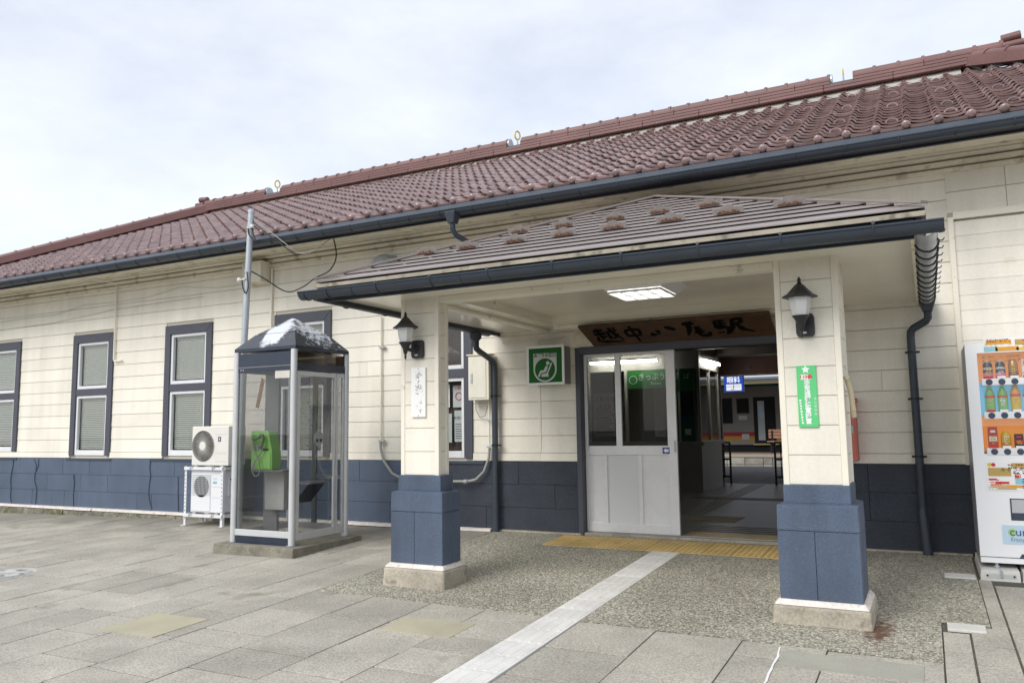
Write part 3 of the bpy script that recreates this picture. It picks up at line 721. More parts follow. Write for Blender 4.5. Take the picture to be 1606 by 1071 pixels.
B(-3.804, -2.76, 2.352, -.927, -2.60, SZ-.001).build('front_beam', CREAMT, ceil, bevel=.004)
B(-3.804, -2.60, 2.375, -.927, -2.578, SZ-.001).build('beam_trim', CREAMT, ceil)
for xx in (-4.10, -.80): B(xx, -2.36, 2.372, xx+.12, -.002, SZ-.001).build('side_beam', CREAMT, ceil, bevel=.004)
B(-3.80, -.30, 2.36, -.93, -.03, SZ-.001).build('wall_beam', CREAMT, ceil, bevel=.003)
B(-3.66, -.029, 2.20, -.95, -.003, 2.36).build('wall_plate', CREAMD, ceil)
# roof
ax, ay, az = -2.34, -.89, 3.545; fx0, fx1, fy, fz = -4.75, .07, -3.30, 2.53
sl = (az-fz)/(ay-fy); n_s = 14
proof = MB().poly([(fx0, fy, fz-.03), (fx1, fy, fz-.03), (ax, ay, az-.03)]).poly([(fx1, fy, fz-.03), (fx1, 0, fz-.03), (ax, 0, az-.03), (ax, ay, az-.03)]).poly([(fx0, 0, fz-.03), (fx0, fy, fz-.03), (ax, ay, az-.03), (ax, 0, az-.03)])
proof = proof.build('porch_roof', GUTD, porch)
def lerp(a, b, t): return tuple(p+(q-p)*t for p, q in zip(a, b))
for k in range(n_s):
    t0, t1 = k/n_s, (k+1)/n_s
    up0, up1 = (.027 if k else .014), .008
    a, b = lerp((fx0, fy, fz), (ax, ay, az), t0), lerp((fx1, fy, fz), (ax, ay, az), t0)
    c, d = lerp((fx1, fy, fz), (ax, ay, az), t1), lerp((fx0, fy, fz), (ax, ay, az), t1)
    if k == n_s-1: c = (c[0]+.004, c[1], c[2]); d = (d[0]-.004, d[1], d[2])
    hx = lambda p, u: (p[0], p[1], p[2]+u)
    MB().hexa([hx(a, up0-.009), hx(b, up0-.009), hx(c, up1-.009), hx(d, up1-.009)], [hx(a, up0), hx(b, up0), hx(c, up1), hx(d, up1)]).build('roof_strip', METAL, proof)
    for s in (0, 1):
        e0 = (fx0 if s == 0 else fx1)
        a, b = lerp((e0, fy, fz), (ax, ay, az), t0), lerp((e0, 0, fz), (ax, 0, az), t0)
        c, d = lerp((e0, 0, fz), (ax, 0, az), t1), lerp((e0, fy, fz), (ax, ay, az), t1)
        MB().hexa([hx(a, up0-.009), hx(b, up0-.009), hx(c, up1-.009), hx(d, up1-.009)], [hx(a, up0), hx(b, up0), hx(c, up1), hx(d, up1)]).build('roof_strip', METAL, proof)
for e0 in (fx0, fx1):
    MB().bar((e0, fy-.01, fz+.036), (ax, ay, az+.040), .06, .016).build('hip_cap', METAL, proof)
MB().bar((ax, ay-.03, az+.028), (ax, 0, az+.028), .10, .02).build('ridge_cap', METAL, proof)
# drip edge and fascia
de = mat('weathered drip edge', (.36, .32, .25), .6, noise=(5, .2), dirt=(8, .55, (.18, .16, .12)))
MB().box(fx0, fy-.004, fz-.045, fx1, fy+.02, fz-.013).box(fx0-.003, fy+.0201, fz-.045, fx0+.02, 0, fz-.0131).box(fx1-.02, fy+.0201, fz-.045, fx1+.003, 0, fz-.0131).build('drip_edge', de, proof)
B(fx0+.07, -3.25, 2.36, fx1-.07, -3.23, fz-.02).build('fascia', GUT, proof)
B(fx0+.07, -3.229, 2.36, fx0+.09, -.002, fz-.021).build('fascia', GUTD, proof); B(fx1-.09, -3.229, 2.36, fx1-.07, -.002, fz-.021).build('fascia', CREAMD, proof)
B(fx1-.069, -3.20, 2.385, fx1-.02, -.05, 2.42).build('galvanised_strip', STEEL, proof)
# snow guards
nrm = Vector((0, -sl, 1)).normalized(); upv = Vector((0, 1, sl)).normalized()
def guard_mesh():
    pl = MB()
    pts = [(-.115, .0), (.115, .0), (.115, .052), (.045, .054), (.035, .070), (0, .076), (-.035, .070), (-.045, .054), (-.115, .052)]
    pl.hexa([(a, .0, .012+b) for a, b in pts], [(a, .006, .012+b) for a, b in pts])
    a = pl.mesh('snow_guard', METALG)
    r = MB().box(-.085, -.020, .026, .085, .0, .030)
    for s in (-1, 1): r.hexa([(s*.035-.016, -.022, .026), (s*.035+.016, -.022, .026), (s*.035+.018, 0, .026), (s*.035-.018, 0, .026)], [(s*.035-.008, -.012, .044), (s*.035+.008, -.012, .044), (s*.035+.008, 0, .044), (s*.035-.008, 0, .044)])
    for s in (-.06, .0, .055): r.box(s-.006, -.018, .030, s+.006, -.008, .038)
    return a, r.mesh('rusty_bracket', RUST)
gm, gr = guard_mesh(); ang = math.atan(sl)
for gx, gy in [(x_, -2.65) for x_ in (-4.0, -3.56, -3.08, -2.62, -2.18, -1.70, -1.25, -.80)] + [(x_, -2.09) for x_ in (-3.32, -2.86, -2.36, -1.95, -1.52)]:
    o = inst('snow_guard', gm, proof, (gx, gy, fz+sl*(gy-fy)+.012), (ang, 0, 0))
    inst('snow_guard_foot', gr, proof, (gx, gy, fz+sl*(gy-fy)+.012), (ang, 0, 0))
# gutters
pg = half_pipe(MB(), (-4.87, -3.335, 2.445), (.165, -3.335, 2.430), .066, .007).build('front_gutter', GUT, porch, smooth=True)
bm_ = MB().tube([(0, -.070*math.cos(t), -.070*math.sin(t)) for t in [math.pi*q/10 for q in range(11)]], .0055, 5).lathe([(.011, -.008), (.011, .010)], (0, -.067, .012), 6, 'y').box(-.009, .06, -.02, .009, .10, .0).mesh('bracket', GUT)
for xx in (-4.55, -4.02, -3.48, -2.95, -2.40, -1.86, -1.31, -.77, -.22): inst('bracket', bm_, pg, (xx, -3.335, 2.442))
for xx in (-4.80, -4.28, -3.2, -2.1, -1.0): inst('joint_ring', MB().tube([(0, -.068*math.cos(t), -.068*math.sin(t)) for t in [math.pi*q/10 for q in range(11)]], .004, 4).mesh('joint_ring', GUT), pg, (xx, -3.335, 2.442))
lg = half_pipe(MB(), (-4.74, -3.30, 2.43), (-4.70, -.25, 2.40), .062, .007).build('side_gutter', GUTD, porch, smooth=True)
for yy in (-2.9, -2.3, -1.7, -1.1): 
    MB().tube([(-4.722-.066*math.cos(t), yy, 2.42-.066*math.sin(t)) for t in [math.pi*q/8 for q in range(9)]], .006, 5).build('bracket', GUTD, lg)
MB().lathe([(.075, 0), (.07, -.07), (.042, -.10), (.040, -.17)], (-4.70, -.55, 2.36), 14).build('hopper', GUTD, lg, smooth=True)
lp = MB().tube([(-4.70, -.55, 2.22), (-4.70, -.53, 2.17), (-4.70, -.46, 2.14), (-4.70, -.20, 2.07), (-4.70, -.13, 2.05), (-4.70, -.095, 2.0), (-4.70, -.09, 1.9), (-4.705, -.09, .35)], .037, 12)
lp.tube([(-4.705, -.09, .35), (-4.705, -.09, gz(-4.7, -.09)-.01)], .043, 12); lp = lp.build('downpipe', GUT, lg, smooth=True)
for zz in (1.62, 1.02): MB().lathe([(.045, -.012), (.045, .012)], (-4.704, -.09, zz), 12).box(-4.71, -.10, zz-.012, -4.62, -.085, zz+.012).build('pipe_clip', BLACK, lg)
sg = half_pipe(MB(), (.065, -3.30, 2.42), (.068, -.22, 2.40), .066, .006).build('silver_side_gutter', STEEL, porch, smooth=True)
sg['label'] = 'galvanised side gutter wound with black heating cable'
hc_ = MB(); pts = []
for q in range(11*14):
    t = 2*math.pi*q/14; yy = -3.18 + q/14*.262
    pts.append((.066+.075*math.cos(t), yy, 2.402+.085*math.sin(t)*(1 if math.sin(t) < 0 else .45)))
hc_.tube(pts, .0075, 5)
for q in range(11): hc_.tube([(.14, -3.16+q*.262, 2.40), (.165, -3.15+q*.262, 2.405), (.175, -3.15+q*.262, 2.42)], .005, 4)
hc_.build('heating_cable', RUBBER, sg)
MB().hexa([(.03, -.24, 2.27), (.11, -.24, 2.27), (.11, -.10, 2.27), (.03, -.10, 2.27)], [(-.01, -.28, 2.40), (.155, -.28, 2.42), (.155, -.06, 2.42), (-.01, -.06, 2.40)]).build('hopper', GUT, sg, bevel=.012)
MB().tube([(.07, -.17, 2.29), (.07, -.16, 2.22), (.05, -.14, 2.19), (-.06, -.11, 2.13), (-.085, -.10, 2.10), (-.09, -.095, 2.04), (-.085, -.095, .35), (-.07, -.095, .34)], .037, 12).tube([(-.085, -.095, .42), (-.08, -.1, .30), (-.065, -.1, gz(0, -.1)-.01)], [.037, .045, .046], 12).build('downpipe', GUT, sg, smooth=True)
for zz in (1.9, 1.45, .9): MB().lathe([(.043, -.010), (.043, .010)], (-.088, -.095, zz), 12).box(-.15, -.10, zz-.01, -.02, -.08, zz+.01).build('pipe_clip', BLACK, sg)

# ================================================================== PORCH FITTINGS
# ceiling light
cl_ = thing('ceiling_light', 'lit square fluorescent ceiling light with louvres under the porch', 'ceiling light', (-2.21, -1.85, CZ))
lx0, lx1, ly0, ly1 = -2.55, -1.87, -2.20, -1.52
MB().hexa([(lx0+.09, ly0+.09, CZ-.085), (lx1-.09, ly0+.09, CZ-.085), (lx1-.09, ly1-.09, CZ-.085), (lx0+.09, ly1-.09, CZ-.085)], [(lx0, ly0, CZ-.002), (lx1, ly0, CZ-.002), (lx1, ly1, CZ-.002), (lx0, ly1, CZ-.002)]).build('housing', WHITE, cl_)
B(lx0+.10, ly0+.10, CZ-.089, lx1-.10, ly1-.10, CZ-.0855).build('diffuser', LIT, cl_)
for k in range(5):
    u = lx0+.10+(lx1-lx0-.2)*k/4; B(u-.006, ly0+.1, CZ-.108, u+.006, ly1-.1, CZ-.0895).build('louvre', WHITE, cl_)
for k in range(3):
    u = ly0+.10+(ly1-ly0-.2)*k/2; B(lx0+.1, u-.007, CZ-.108, lx1-.1, u+.007, CZ-.0896).build('louvre', WHITE, cl_)
# wall lamps
def wall_lamp(x, z, label, turn):
    y = -2.76; t = thing('wall_lamp', label, 'wall lamp', (x, y, z-.30), 'lanterns on the porch pillars')
    px = x + turn
    MB().ext([(px-.05, z-.385), (px+.05, z-.385), (px+.062, z-.36), (px+.062, z-.25), (px+.05, z-.225), (px-.05, z-.225), (px-.062, z-.25), (px-.062, z-.36)], 'y', y-.035, y).build('back_plate', LAMPK, t, bevel=.004)
    yl = y-.13
    MB().lathe([(.012, z-.405+.05), (.018, z-.34), (.022, z-.31), (.05, z-.262), (.062, z-.248)], (x, yl, 0), 12).tube([(px, y-.03, z-.29), ((px+x)/2, y-.08, z-.315), (x, yl, z-.305)], .018, 8).lathe([(.004, z-.40), (.012, z-.38), (.006, z-.35)], (x, yl, 0), 8).build('bracket', LAMPK, t, smooth=True)
    MB().lathe([(.052, z-.247), (.064, z-.20), (.076, z-.118), (.074, z-.112)], (x, yl, 0), 6, ph=.26).build('lantern_glass', FROST, t)
    MB().lathe([(.118, z-.122), (.120, z-.113), (.085, z-.092), (.05, z-.055), (.028, z-.03), (.018, z-.024)], (x, yl, 0), 6, ph=.26).lathe([(.010, z-.026), (.018, z-.018), (.010, z-.008), (.014, z+.002), (.008, z+.018), (.002, z+.026)], (x, yl, 0), 10).build('lantern_cap', LAMPK, t)
    MB().box(px-.02, y-.037, z-.365, px+.01, y-.0352, z-.352).build('rating_sticker', PRGREY, t)
    return t
wall_lamp(-4.07, 2.245, 'black iron lantern on the pillar with the white plaque', .055)
wall_lamp(-.735, 2.225, 'black iron lantern on the pillar with the green banner', .012)
# white plaque with worn calligraphy
y = -2.768
pq = tag(B(-4.085, y-.010, 1.335, -3.935, y+.006, 1.775).build('plaque', PRW, None, bevel=.002), 'narrow white plaque with faded black vertical writing on the porch pillar', 'plaque')
wornink = mat('worn ink', (.16, .16, .16), .7, dirt=(55, .50, (.76, .77, .77)))
rr = random.Random(11)
for (u, v, n_, sz) in ((-4.022, 1.70, 16, .022), (-3.995, 1.71, 14, .022), (-4.01, 1.65, 6, .012), (-4.018, 1.60, 18, .022), (-3.99, 1.595, 14, .022), (-4.02, 1.55, 5, .012), (-3.985, 1.46, 5, .012), (-3.985, 1.40, 9, .014), (-4.02, 1.43, 3, .01)):
    m = MB()
    for q in range(n_):
        cx_, cz_ = u+rr.gauss(0, sz*.5), v+rr.gauss(0, sz*.8); L = rr.uniform(.004, .013); an = rr.choice((0, .2, 1.5, 1.7, .8))
        dx, dz = L*math.cos(an), L*math.sin(an); t = rr.uniform(.0015, .0032)
        m.poly([(cx_-dx, y-.0106, cz_-dz-t), (cx_+dx, y-.0106, cz_+dz-t), (cx_+dx+t, y-.0106, cz_+dz+t), (cx_-dx+t, y-.0106, cz_-dz+t)])
    m.build('faded_character', wornink, pq)
for zz in (1.762, 1.348): MB().lathe([(.004, -.002), (.004, .001)], (-4.01, y-.0105, zz), 8, 'y').build('screw', PRK, pq)
# green banner
bn = tag(B(-.80, y-.006, 1.205, -.67, y+.006, 1.635).build('banner', GREENB, None), 'green vertical emergency banner with white lettering on the porch pillar', 'banner')
st_ = MB()
st_.hexa(*[[(-.738+(.030 if q % 2 == 0 else .015)*math.sin(math.pi*q/5), yy, 1.607+(.030 if q % 2 == 0 else .015)*math.cos(math.pi*q/5)) for q in range(10)] for yy in (y-.0075, y-.0065)]).build('star', PRW, bn)
B(-.775, y-.0075, 1.537, -.70, y-.0065, 1.573).build('number_patch', PRW, bn)
text('110番', .034, PRR, bn, (-.738, y-.0085, 1.555), bold=.0008)
for k, ch in enumerate('非常通報装置設置'): text(ch, .043, PRW, bn, (-.733, y-.0075, 1.512-.0385*k), bold=.0012)
for k, ch in enumerate('富山県警察'): text(ch, .018, PRW, bn, (-.683, y-.0075, 1.40-.027*k))
for k in range(9): B(-.790+.0012*k, y-.0075, 1.385-.0195*k, -.776+.0012*k-.003*(k % 2), y-.0065, 1.397-.0195*k).build('small_print', PRW, bn)
# bamboo holder on the pillar side
bb = tag(MB().tube([(-.478, -2.70, 1.54), (-.462, -2.66, 1.46), (-.452, -2.60, 1.27)], .018, 10).tube([(-.478, -2.705, 1.55), (-.478, -2.70, 1.535)], .021, 10).tube([(-.455, -2.62, 1.33), (-.454, -2.615, 1.315)], .020, 10).tube([(-.497, -2.66, 1.45), (-.46, -2.66, 1.45)], .006, 6).tube([(-.497, -2.61, 1.30), (-.455, -2.61, 1.30)], .006, 6).build('bamboo_holder', BAMB, None, smooth=True), 'short length of pale bamboo tied upright to the pillar side as a holder', 'holder')
# salmon red box on the wall
rb = thing('fire_box', 'salmon red metal box fixed low on the cream wall beside the entrance', 'box', (-.68, -.12, .85))
B(-.80, -.20, .855, -.615, -.024, 1.425).build('cabinet', SALMON, rb, bevel=.012)
MB().hexa([(-.81, -.215, 1.426), (-.605, -.215, 1.426), (-.605, -.02, 1.426), (-.81, -.02, 1.426)], [(-.81, -.20, 1.46), (-.605, -.20, 1.46), (-.605, -.02, 1.475), (-.81, -.02, 1.475)]).build('lid', SALMON, rb, bevel=.006)
B(-.785, -.207, .92, -.63, -.2005, 1.40).build('door_panel', SALMON, rb, bevel=.004)
B(-.66, -.216, 1.13, -.645, -.2072, 1.20).build('latch', STEEL, rb)
# green light-box sign
gs = thing('ticket_office_sign', 'green lit-type box sign with seated figure and Japanese lettering on wall', 'sign', (-3.94, -.13, 1.72))
gx0, gx1, gz0, gz1, gy = -4.185, -3.70, 1.722, 2.185, -.235
B(gx0+.012, gy+.02, gz0+.012, gx1-.012, -.02, gz1-.012).build('housing', mat('sign case grey', (.20, .20, .19), .5), gs)
MB().box(gx0, gy, gz0, gx1, gy+.02, gz0+.028).box(gx0, gy, gz1-.028, gx1, gy+.02, gz1).box(gx0, gy, gz0+.028, gx0+.028, gy+.02, gz1-.028).box(gx1-.028, gy, gz0+.028, gx1, gy+.02, gz1-.028).build('rim', WHITE, gs, bevel=.003)
B(gx0+.028, gy+.006, gz0+.028, gx1-.028, gy+.0195, gz1-.028).build('face', GREEN, gs)
gc, gzc = (gx0+gx1)/2-.005, 1.905
R1 = .150
sh = [(gc-R1, gzc+.19), (gc-R1, gzc)] + [(gc+R1*math.cos(t), gzc+R1*math.sin(t)) for t in [math.pi+math.pi*q/20 for q in range(1, 20)]] + [(gc+R1, gzc), (gc+R1, gzc+.19)]
MB().ext(sh, 'y', gy+.004, gy+.0058).build('shield', PRGREY, gs)
MB().lathe([(.130, gy+.0025), (.130, gy+.0038)], (gc, 0, gzc), 32, 'y').build('disc', GREEN, gs)
text('みどりの窓口', .052, PRK, gs, (gc, gy+.003, gzc+.162), bold=.0016, sx=.93)
def fig(pts, nm='figure'): MB().ext([(gc+a, gzc+b) for a, b in pts], 'y', gy+.0012, gy+.0022).build(nm, PRGREY, gs)
MB().lathe([(.023, gy+.0012), (.023, gy+.0022)], (gc+.038, 0, gzc+.072), 16, 'y').build('figure_head', PRGREY, gs)
fig([(.010, .035), (.022, .044), (.036, .038), (.034, .012), (.016, -.028), (-.012, -.040), (-.046, -.040), (-.070, -.085), (-.096, -.085), (-.062, -.016), (-.050, -.010), (-.016, -.010)])
fig([(.080, .078), (.096, .070), (.040, -.050), (.052, -.088), (-.048, -.088), (-.042, -.053), (.010, -.048), (.026, -.038)], 'seat_figure')
MB().tube([(-3.76, -.14, 2.186), (-3.76, -.10, 2.26), (-3.78, -.03, 2.29), (-3.95, -.025, 2.29), (-4.35, -.025, 2.275), (-4.62, -.03, 2.27)], .009, 6).build('supply_conduit', CREAMT, gs, smooth=True)
# station name board, tilted forward
nb = thing('name_board', 'dark wooden station name board with brushed black characters above the doorway', 'sign', (-2.4, -.2, 2.12))
TLc, TRc, BLc, BRc = Vector((-3.452, -.40, 2.345)), Vector((-1.352, -.40, 2.345)), Vector((-3.402, -.035, 2.158)), Vector((-1.352, -.035, 2.158))
bn_ = (TRc-TLc).cross(BLc-TLc).normalized()
if bn_.y > 0: bn_ = -bn_
MB().hexa([BLc, BRc, TRc, TLc], [p-bn_*.035 for p in (BLc, BRc, TRc, TLc)]).build('board', WOOD, nb, bevel=.004)
def stroke(m, cell, pts):
    """brush stroke in a unit cell, (x, y, width)"""
    u0, u1 = cell; e = bn_*.0025
    def P2(u, v): 
        a = u0+(u1-u0)*u; t = TLc.lerp(TRc, a); b = BLc.lerp(BRc, a); return b.lerp(t, .10+.80*v)+e
    # resample
    Q = []
    for (p, q) in zip(pts, pts[1:]):
        for s in range(4): Q.append(tuple(p[i]+(q[i]-p[i])*s/4 for i in range(3)))
    Q.append(pts[-1]); L, R = [], []
    for j, (a, b, wd) in enumerate(Q):
        p, q = Q[max(j-1, 0)], Q[min(j+1, len(Q)-1)]; dx, dy = q[0]-p[0], q[1]-p[1]; l = math.hypot(dx, dy) or 1
        wv = wd*1.3*(1+random.uniform(-.18, .18))/2
        L.append(P2(a-dy/l*wv, b+dx/l*wv)); R.append(P2(a+dy/l*wv, b-dx/l*wv))
    for j in range(len(Q)-1): m.poly([L[j], R[j], R[j+1], L[j+1]])
CH = [ # etsu, chu, ya, o, eki
 ((.055, .205), [[(.05,.80,.10),(.45,.88,.12)], [(.24,.98,.10),(.24,.62,.12)], [(.02,.62,.10),(.48,.66,.12)], [(.25,.62,.10),(.26,.30,.10)], [(.26,.45,.08),(.46,.48,.08)], [(.12,.50,.08),(.02,.22,.10),(.30,.14,.12),(.98,.10,.05)], [(.50,.72,.08),(.95,.80,.10)], [(.58,.75,.09),(.56,.30,.10),(.66,.38,.06)], [(.70,.98,.10),(.80,.55,.13),(.99,.22,.05)], [(.92,.60,.10),(.68,.28,.05)], [(.84,.96,.09),(.95,.90,.07)]]),
 ((.230, .330), [[(.10,.72,.13),(.12,.36,.14)], [(.10,.72,.10),(.55,.80,.11),(.92,.72,.14),(.80,.38,.12)], [(.12,.40,.10),(.80,.42,.10)], [(.48,.99,.12),(.52,.55,.16),(.58,.02,.10)]]),
 ((.370, .515), [[(.10,.50,.10),(.02,.36,.12),(.22,.38,.10)], [(.22,.56,.09),(.34,.60,.10),(.30,.38,.10)], [(.62,.78,.10),(.80,.70,.20),(.98,.58,.10)]]),
 ((.555, .685), [[(.02,.86,.12),(.40,.94,.14),(.44,.80,.13)], [(.26,.86,.16),(.22,.55,.18),(.06,.20,.07)], [(.42,.66,.10),(.66,.60,.10)], [(.40,.50,.10),(.72,.48,.10)], [(.54,.66,.10),(.50,.30,.12),(.62,.12,.14),(.90,.14,.15),(.99,.32,.08)], [(.36,.34,.08),(.78,.36,.08)]]),
 ((.715, .895), [[(.05,.92,.09),(.05,.50,.10)], [(.05,.90,.08),(.32,.93,.09)], [(.19,.92,.08),(.19,.52,.09)], [(.05,.74,.07),(.34,.76,.07)], [(.05,.60,.07),(.34,.62,.07)], [(.05,.48,.08),(.38,.52,.10),(.36,.22,.11),(.26,.12,.06)], [(.06,.28,.07),(.10,.20,.06)], [(.17,.30,.06),(.20,.22,.06)], [(.52,.94,.09),(.78,.97,.11),(.76,.72,.10)], [(.52,.74,.08),(.76,.74,.08)], [(.54,.94,.10),(.50,.50,.11),(.40,.18,.05)], [(.62,.70,.09),(.76,.36,.16),(1.06,.18,.06)]]),
]
for cell, strokes in CH:
    m = MB()
    for s in strokes: stroke(m, cell, s)
    o = m.build('character', INK, nb)
# electrical cabinet and its conduit
ec = thing('electrical_cabinet', 'cream electrical cabinet on the wall beside the dark downpipe', 'cabinet', (-4.87, -.09, 1.57))
B(-5.03, -.17, 1.575, -4.74, -.024, 2.125).build('cabinet_body', CREAMT, ec, bevel=.005)
B(-5.018, -.178, 1.60, -4.775, -.1705, 2.10).build('cabinet_door', CREAM, ec, bevel=.003)
B(-4.99, -.185, 1.78, -4.965, -.1785, 1.90).build('handle', STEEL, ec)
B(-5.045, -.19, 2.126, -4.725, -.024, 2.14).build('hood', CREAMT, ec)
MB().tube([(-4.80, -.06, 1.58), (-4.80, -.06, .98)], .013, 8).build('conduit', CREAMT, ec)
MB().tube([(-4.80, -.06, .98), (-4.81, -.065, .86), (-4.87, -.08, .70), (-4.98, -.09, .60), (-5.10, -.09, .575), (-5.45, -.09, .57)], .017, 8).build('flexible_hose', CABLEG, ec, smooth=True)
for zz in (1.33, 1.0): MB().box(-4.825, -.09, zz-.012, -4.72, -.03, zz+.012).tube([(-4.73, -.10, zz), (-4.73, -.06, zz)], .012, 6).build('pipe_clip', STEEL, ec)
MB().lathe([(.02, -.03), (.03, -.02), (.02, .0), (.03, .02), (.02, .03)], (-5.12, -.10, .575), 10, 'x').build('hose_clamp', STEEL, ec)
MB().tube([(-4.98, -.08, 1.575), (-4.98, -.07, 1.45), (-4.93, -.06, 1.36), (-4.86, -.06, 1.38), (-4.82, -.06, 1.5)], .006, 6).build('loose_wire', CABLEG, ec)
# conduit left of the porch
cn = tag(MB().tube([(-6.47, -.03, 2.75), (-6.47, -.03, 1.09)], .013, 8).build('conduit', CREAMT, None), 'cream conduit running down the wall between the fourth window and porch', 'conduit')
MB().tube([(-6.47, -.04, 1.09), (-6.46, -.045, .98), (-6.40, -.06, .82), (-6.25, -.08, .66), (-6.10, -.09, .60), (-5.85, -.09, .585), (-5.45, -.09, .575)], .017, 8).build('flexible_hose', CABLEG, cn, smooth=True)
for zz in (2.33, 1.08): MB().box(-6.49, -.06, zz-.012, -6.40, -.02, zz+.012).build('pipe_clip', STEEL, cn)
cn2 = tag(MB().tube([(-12.06, -.40, 3.76), (-11.98, -.05, 3.74), (-11.945, -.035, 3.70), (-11.945, -.035, 2.46), (-11.935, -.035, 2.43), (-11.90, -.035, 2.42), (-11.74, -.035, 2.425)], .013, 8).build('conduit', CREAMT, None, smooth=True), 'cream conduit from the eave that turns to a hook beside a window', 'conduit')
cn3 = tag(MB().tube([(-8.46, -.03, 3.62), (-8.46, -.03, 2.0)], .015, 8).build('conduit', CREAMT, None), 'cream conduit dropping from the wall box along the window casing', 'conduit')
jb = thing('junction_box', 'cream wall box under the eave beside the steel pole', 'box', (-8.7, -.12, 3.41))
B(-8.87, -.22, 3.41, -8.50, -.004, 3.715).build('box_body', CREAM, jb, bevel=.004)
B(-8.878, -.228, 3.405, -8.492, -.004, 3.4095).build('base_plate', CREAMD, jb)
# thin wire clipped along the upper wall
for (pts, lb) in (([(-15.8, -.012, 3.30), (-14.6, -.012, 3.335), (-13.6, -.012, 3.33), (-12.8, -.012, 3.44), (-11.96, -.012, 3.42), (-11.2, -.012, 3.43), (-10.4, -.012, 3.53), (-9.6, -.012, 3.44), (-8.9, -.012, 3.45)], 'grey bell wire sagging in clips across the upper wall'),
                  ([(-15.8, -.012, 3.16), (-13.6, -.012, 3.19), (-11.96, -.012, 3.30), (-9.9, -.012, 3.33)], 'lower thin wire running along the siding above the windows')):
    tag(MB().tube(pts, .0035, 5).build('wall_wire', MATS['siding gap'], None, smooth=True), lb, 'wire')
# round vent hood above the porch roof
vh = thing('vent_hood', 'round grey vent hood on the wall just above the porch roof', 'vent', (-6.35, -.15, 3.33))
MB().lathe([(.001, -.26), (.08, -.255), (.14, -.22), (.175, -.15), (.18, -.02)], (-6.36, 0, 3.40), 20, 'y').build('hood', STEEL, vh, smooth=True)
MB().lathe([(.20, -.022), (.20, -.004)], (-6.36, 0, 3.40), 20, 'y').build('flange', STEEL, vh)
# nest-like dry twigs tucked under the eave beside the hopper
tw = MB(); rr = random.Random(3)
for q in range(16):
    a = rr.uniform(.5, 2.6); L = rr.uniform(.10, .30); x0 = -4.35+rr.uniform(-.05, .05)
    tw.tube([(x0, -.10, 3.42), (x0+.5*L*math.cos(a), -.13, 3.42+.55*L*math.sin(a)), (x0+L*math.cos(a)*1.3, -.12, 3.42+L*math.sin(a))], [.006, .004, .002], 4)
tag(tw.build('dry_twigs', mat('dry twig', (.28, .23, .15), .9), None), 'dry twigs sticking out under the eave above the porch roof', 'twigs')
# ================================================================== SLIDING DOOR
dr = thing('sliding_door', 'pale aluminium sliding entrance door, glazed above, drawn half open', 'door', (-3.03, .10, .022))
dx0, dx1, dz0, dz1, dy0, dy1 = -3.585, -2.487, .024, 2.078, .078, .118
def dbox(nm, a, c, b, d, mm=ALUW, yo=0., bev=.003): return B(a, dy0-yo, c, b, dy1+yo, d).build(nm, mm, dr, bevel=bev)
mz = .90; mz1 = 1.005
dbox('stile', dx0, dz0, dx0+.035, dz1); dbox('stile', dx1-.105, dz0, dx1, dz1)
dbox('bottom_rail', dx0+.035, dz0, dx1-.105, dz0+.10, yo=-.001); dbox('middle_rail', dx0+.035, mz, dx1-.105, mz1, yo=-.001)
dbox('top_rail', dx0+.035, dz1-.03, dx1-.105, dz1, yo=-.001)
xm = -3.165; dbox('glazing_bar', xm-.035, mz1, xm+.035, dz1-.03, yo=-.002)
for a, b in ((dx0+.035, xm-.035), (xm+.035, dx1-.105)): B(a, .095, mz1, b, .100, dz1-.03).build('pane', GLASSD, dr)
xa, xb = -3.345, -2.925
for xx in (xa, xb): dbox('panel_bar', xx-.022, dz0+.10, xx+.022, mz, yo=-.002)
for a, b, mm in ((dx0+.035, xa-.022, ALUW), (xa+.022, xb-.022, mat('door panel grey', (.69, .71, .72), .5)), (xb+.022, dx1-.105, ALUW)): B(a, .101, dz0+.10, b, .108, mz).build('kick_panel', mm, dr)
B(dx1-.032, .066, .93, dx1-.012, .0775, 1.06).build('pull_handle', STEEL, dr, bevel=.003)
stk = B(-2.655, .0765, .915, -2.575, .0775, .985).build('arrow_sticker', BLUES, dr)
MB().ext([(-2.645, .95), (-2.615, .978), (-2.615, .965), (-2.585, .965), (-2.585, .935), (-2.615, .935), (-2.615, .922)], 'y', .0755, .0763).build('arrow', PRW, stk)

# ================================================================== TELEPHONE BOOTH
bx0, bx1, by0, by1, bz = -7.02, -6.16, -2.03, -1.14, -.008
sb = struct(MB().hexa([(a, b, gz(a, b)-.05) for a, b in ((-7.20, -2.17), (-6.01, -2.17), (-6.01, -1.0), (-7.20, -1.0))], [(a, b, bz) for a, b in ((-7.19, -2.16), (-6.02, -2.16), (-6.02, -1.0), (-7.19, -1.0))]).build('booth_plinth', mat('stained concrete', (.205, .19, .15), .9, noise=(5, .25), speck=(60, .2), bump=(50, .5, .01), dirt=(8, .62, (.11, .105, .08))), None, bevel=.012))
pb = thing('telephone_booth', 'glass telephone booth with aluminium posts and peeling pyramid roof on a concrete slab', 'telephone booth', (-6.59, -1.585, bz))
ht = 2.13; hb = 1.90
for (a, b) in ((bx0, by0), (bx1, by0), (bx0, by1), (bx1, by1)):
    MB().lathe([(.036, bz+.001), (.036, ht)], (a, b, 0), 14).build('corner_post', ALU, pb, smooth=True)
    MB().lathe([(.055, bz+.0005), (.055, bz+.012)], (a, b, 0), 10).build('foot_plate', BSTEEL, pb)
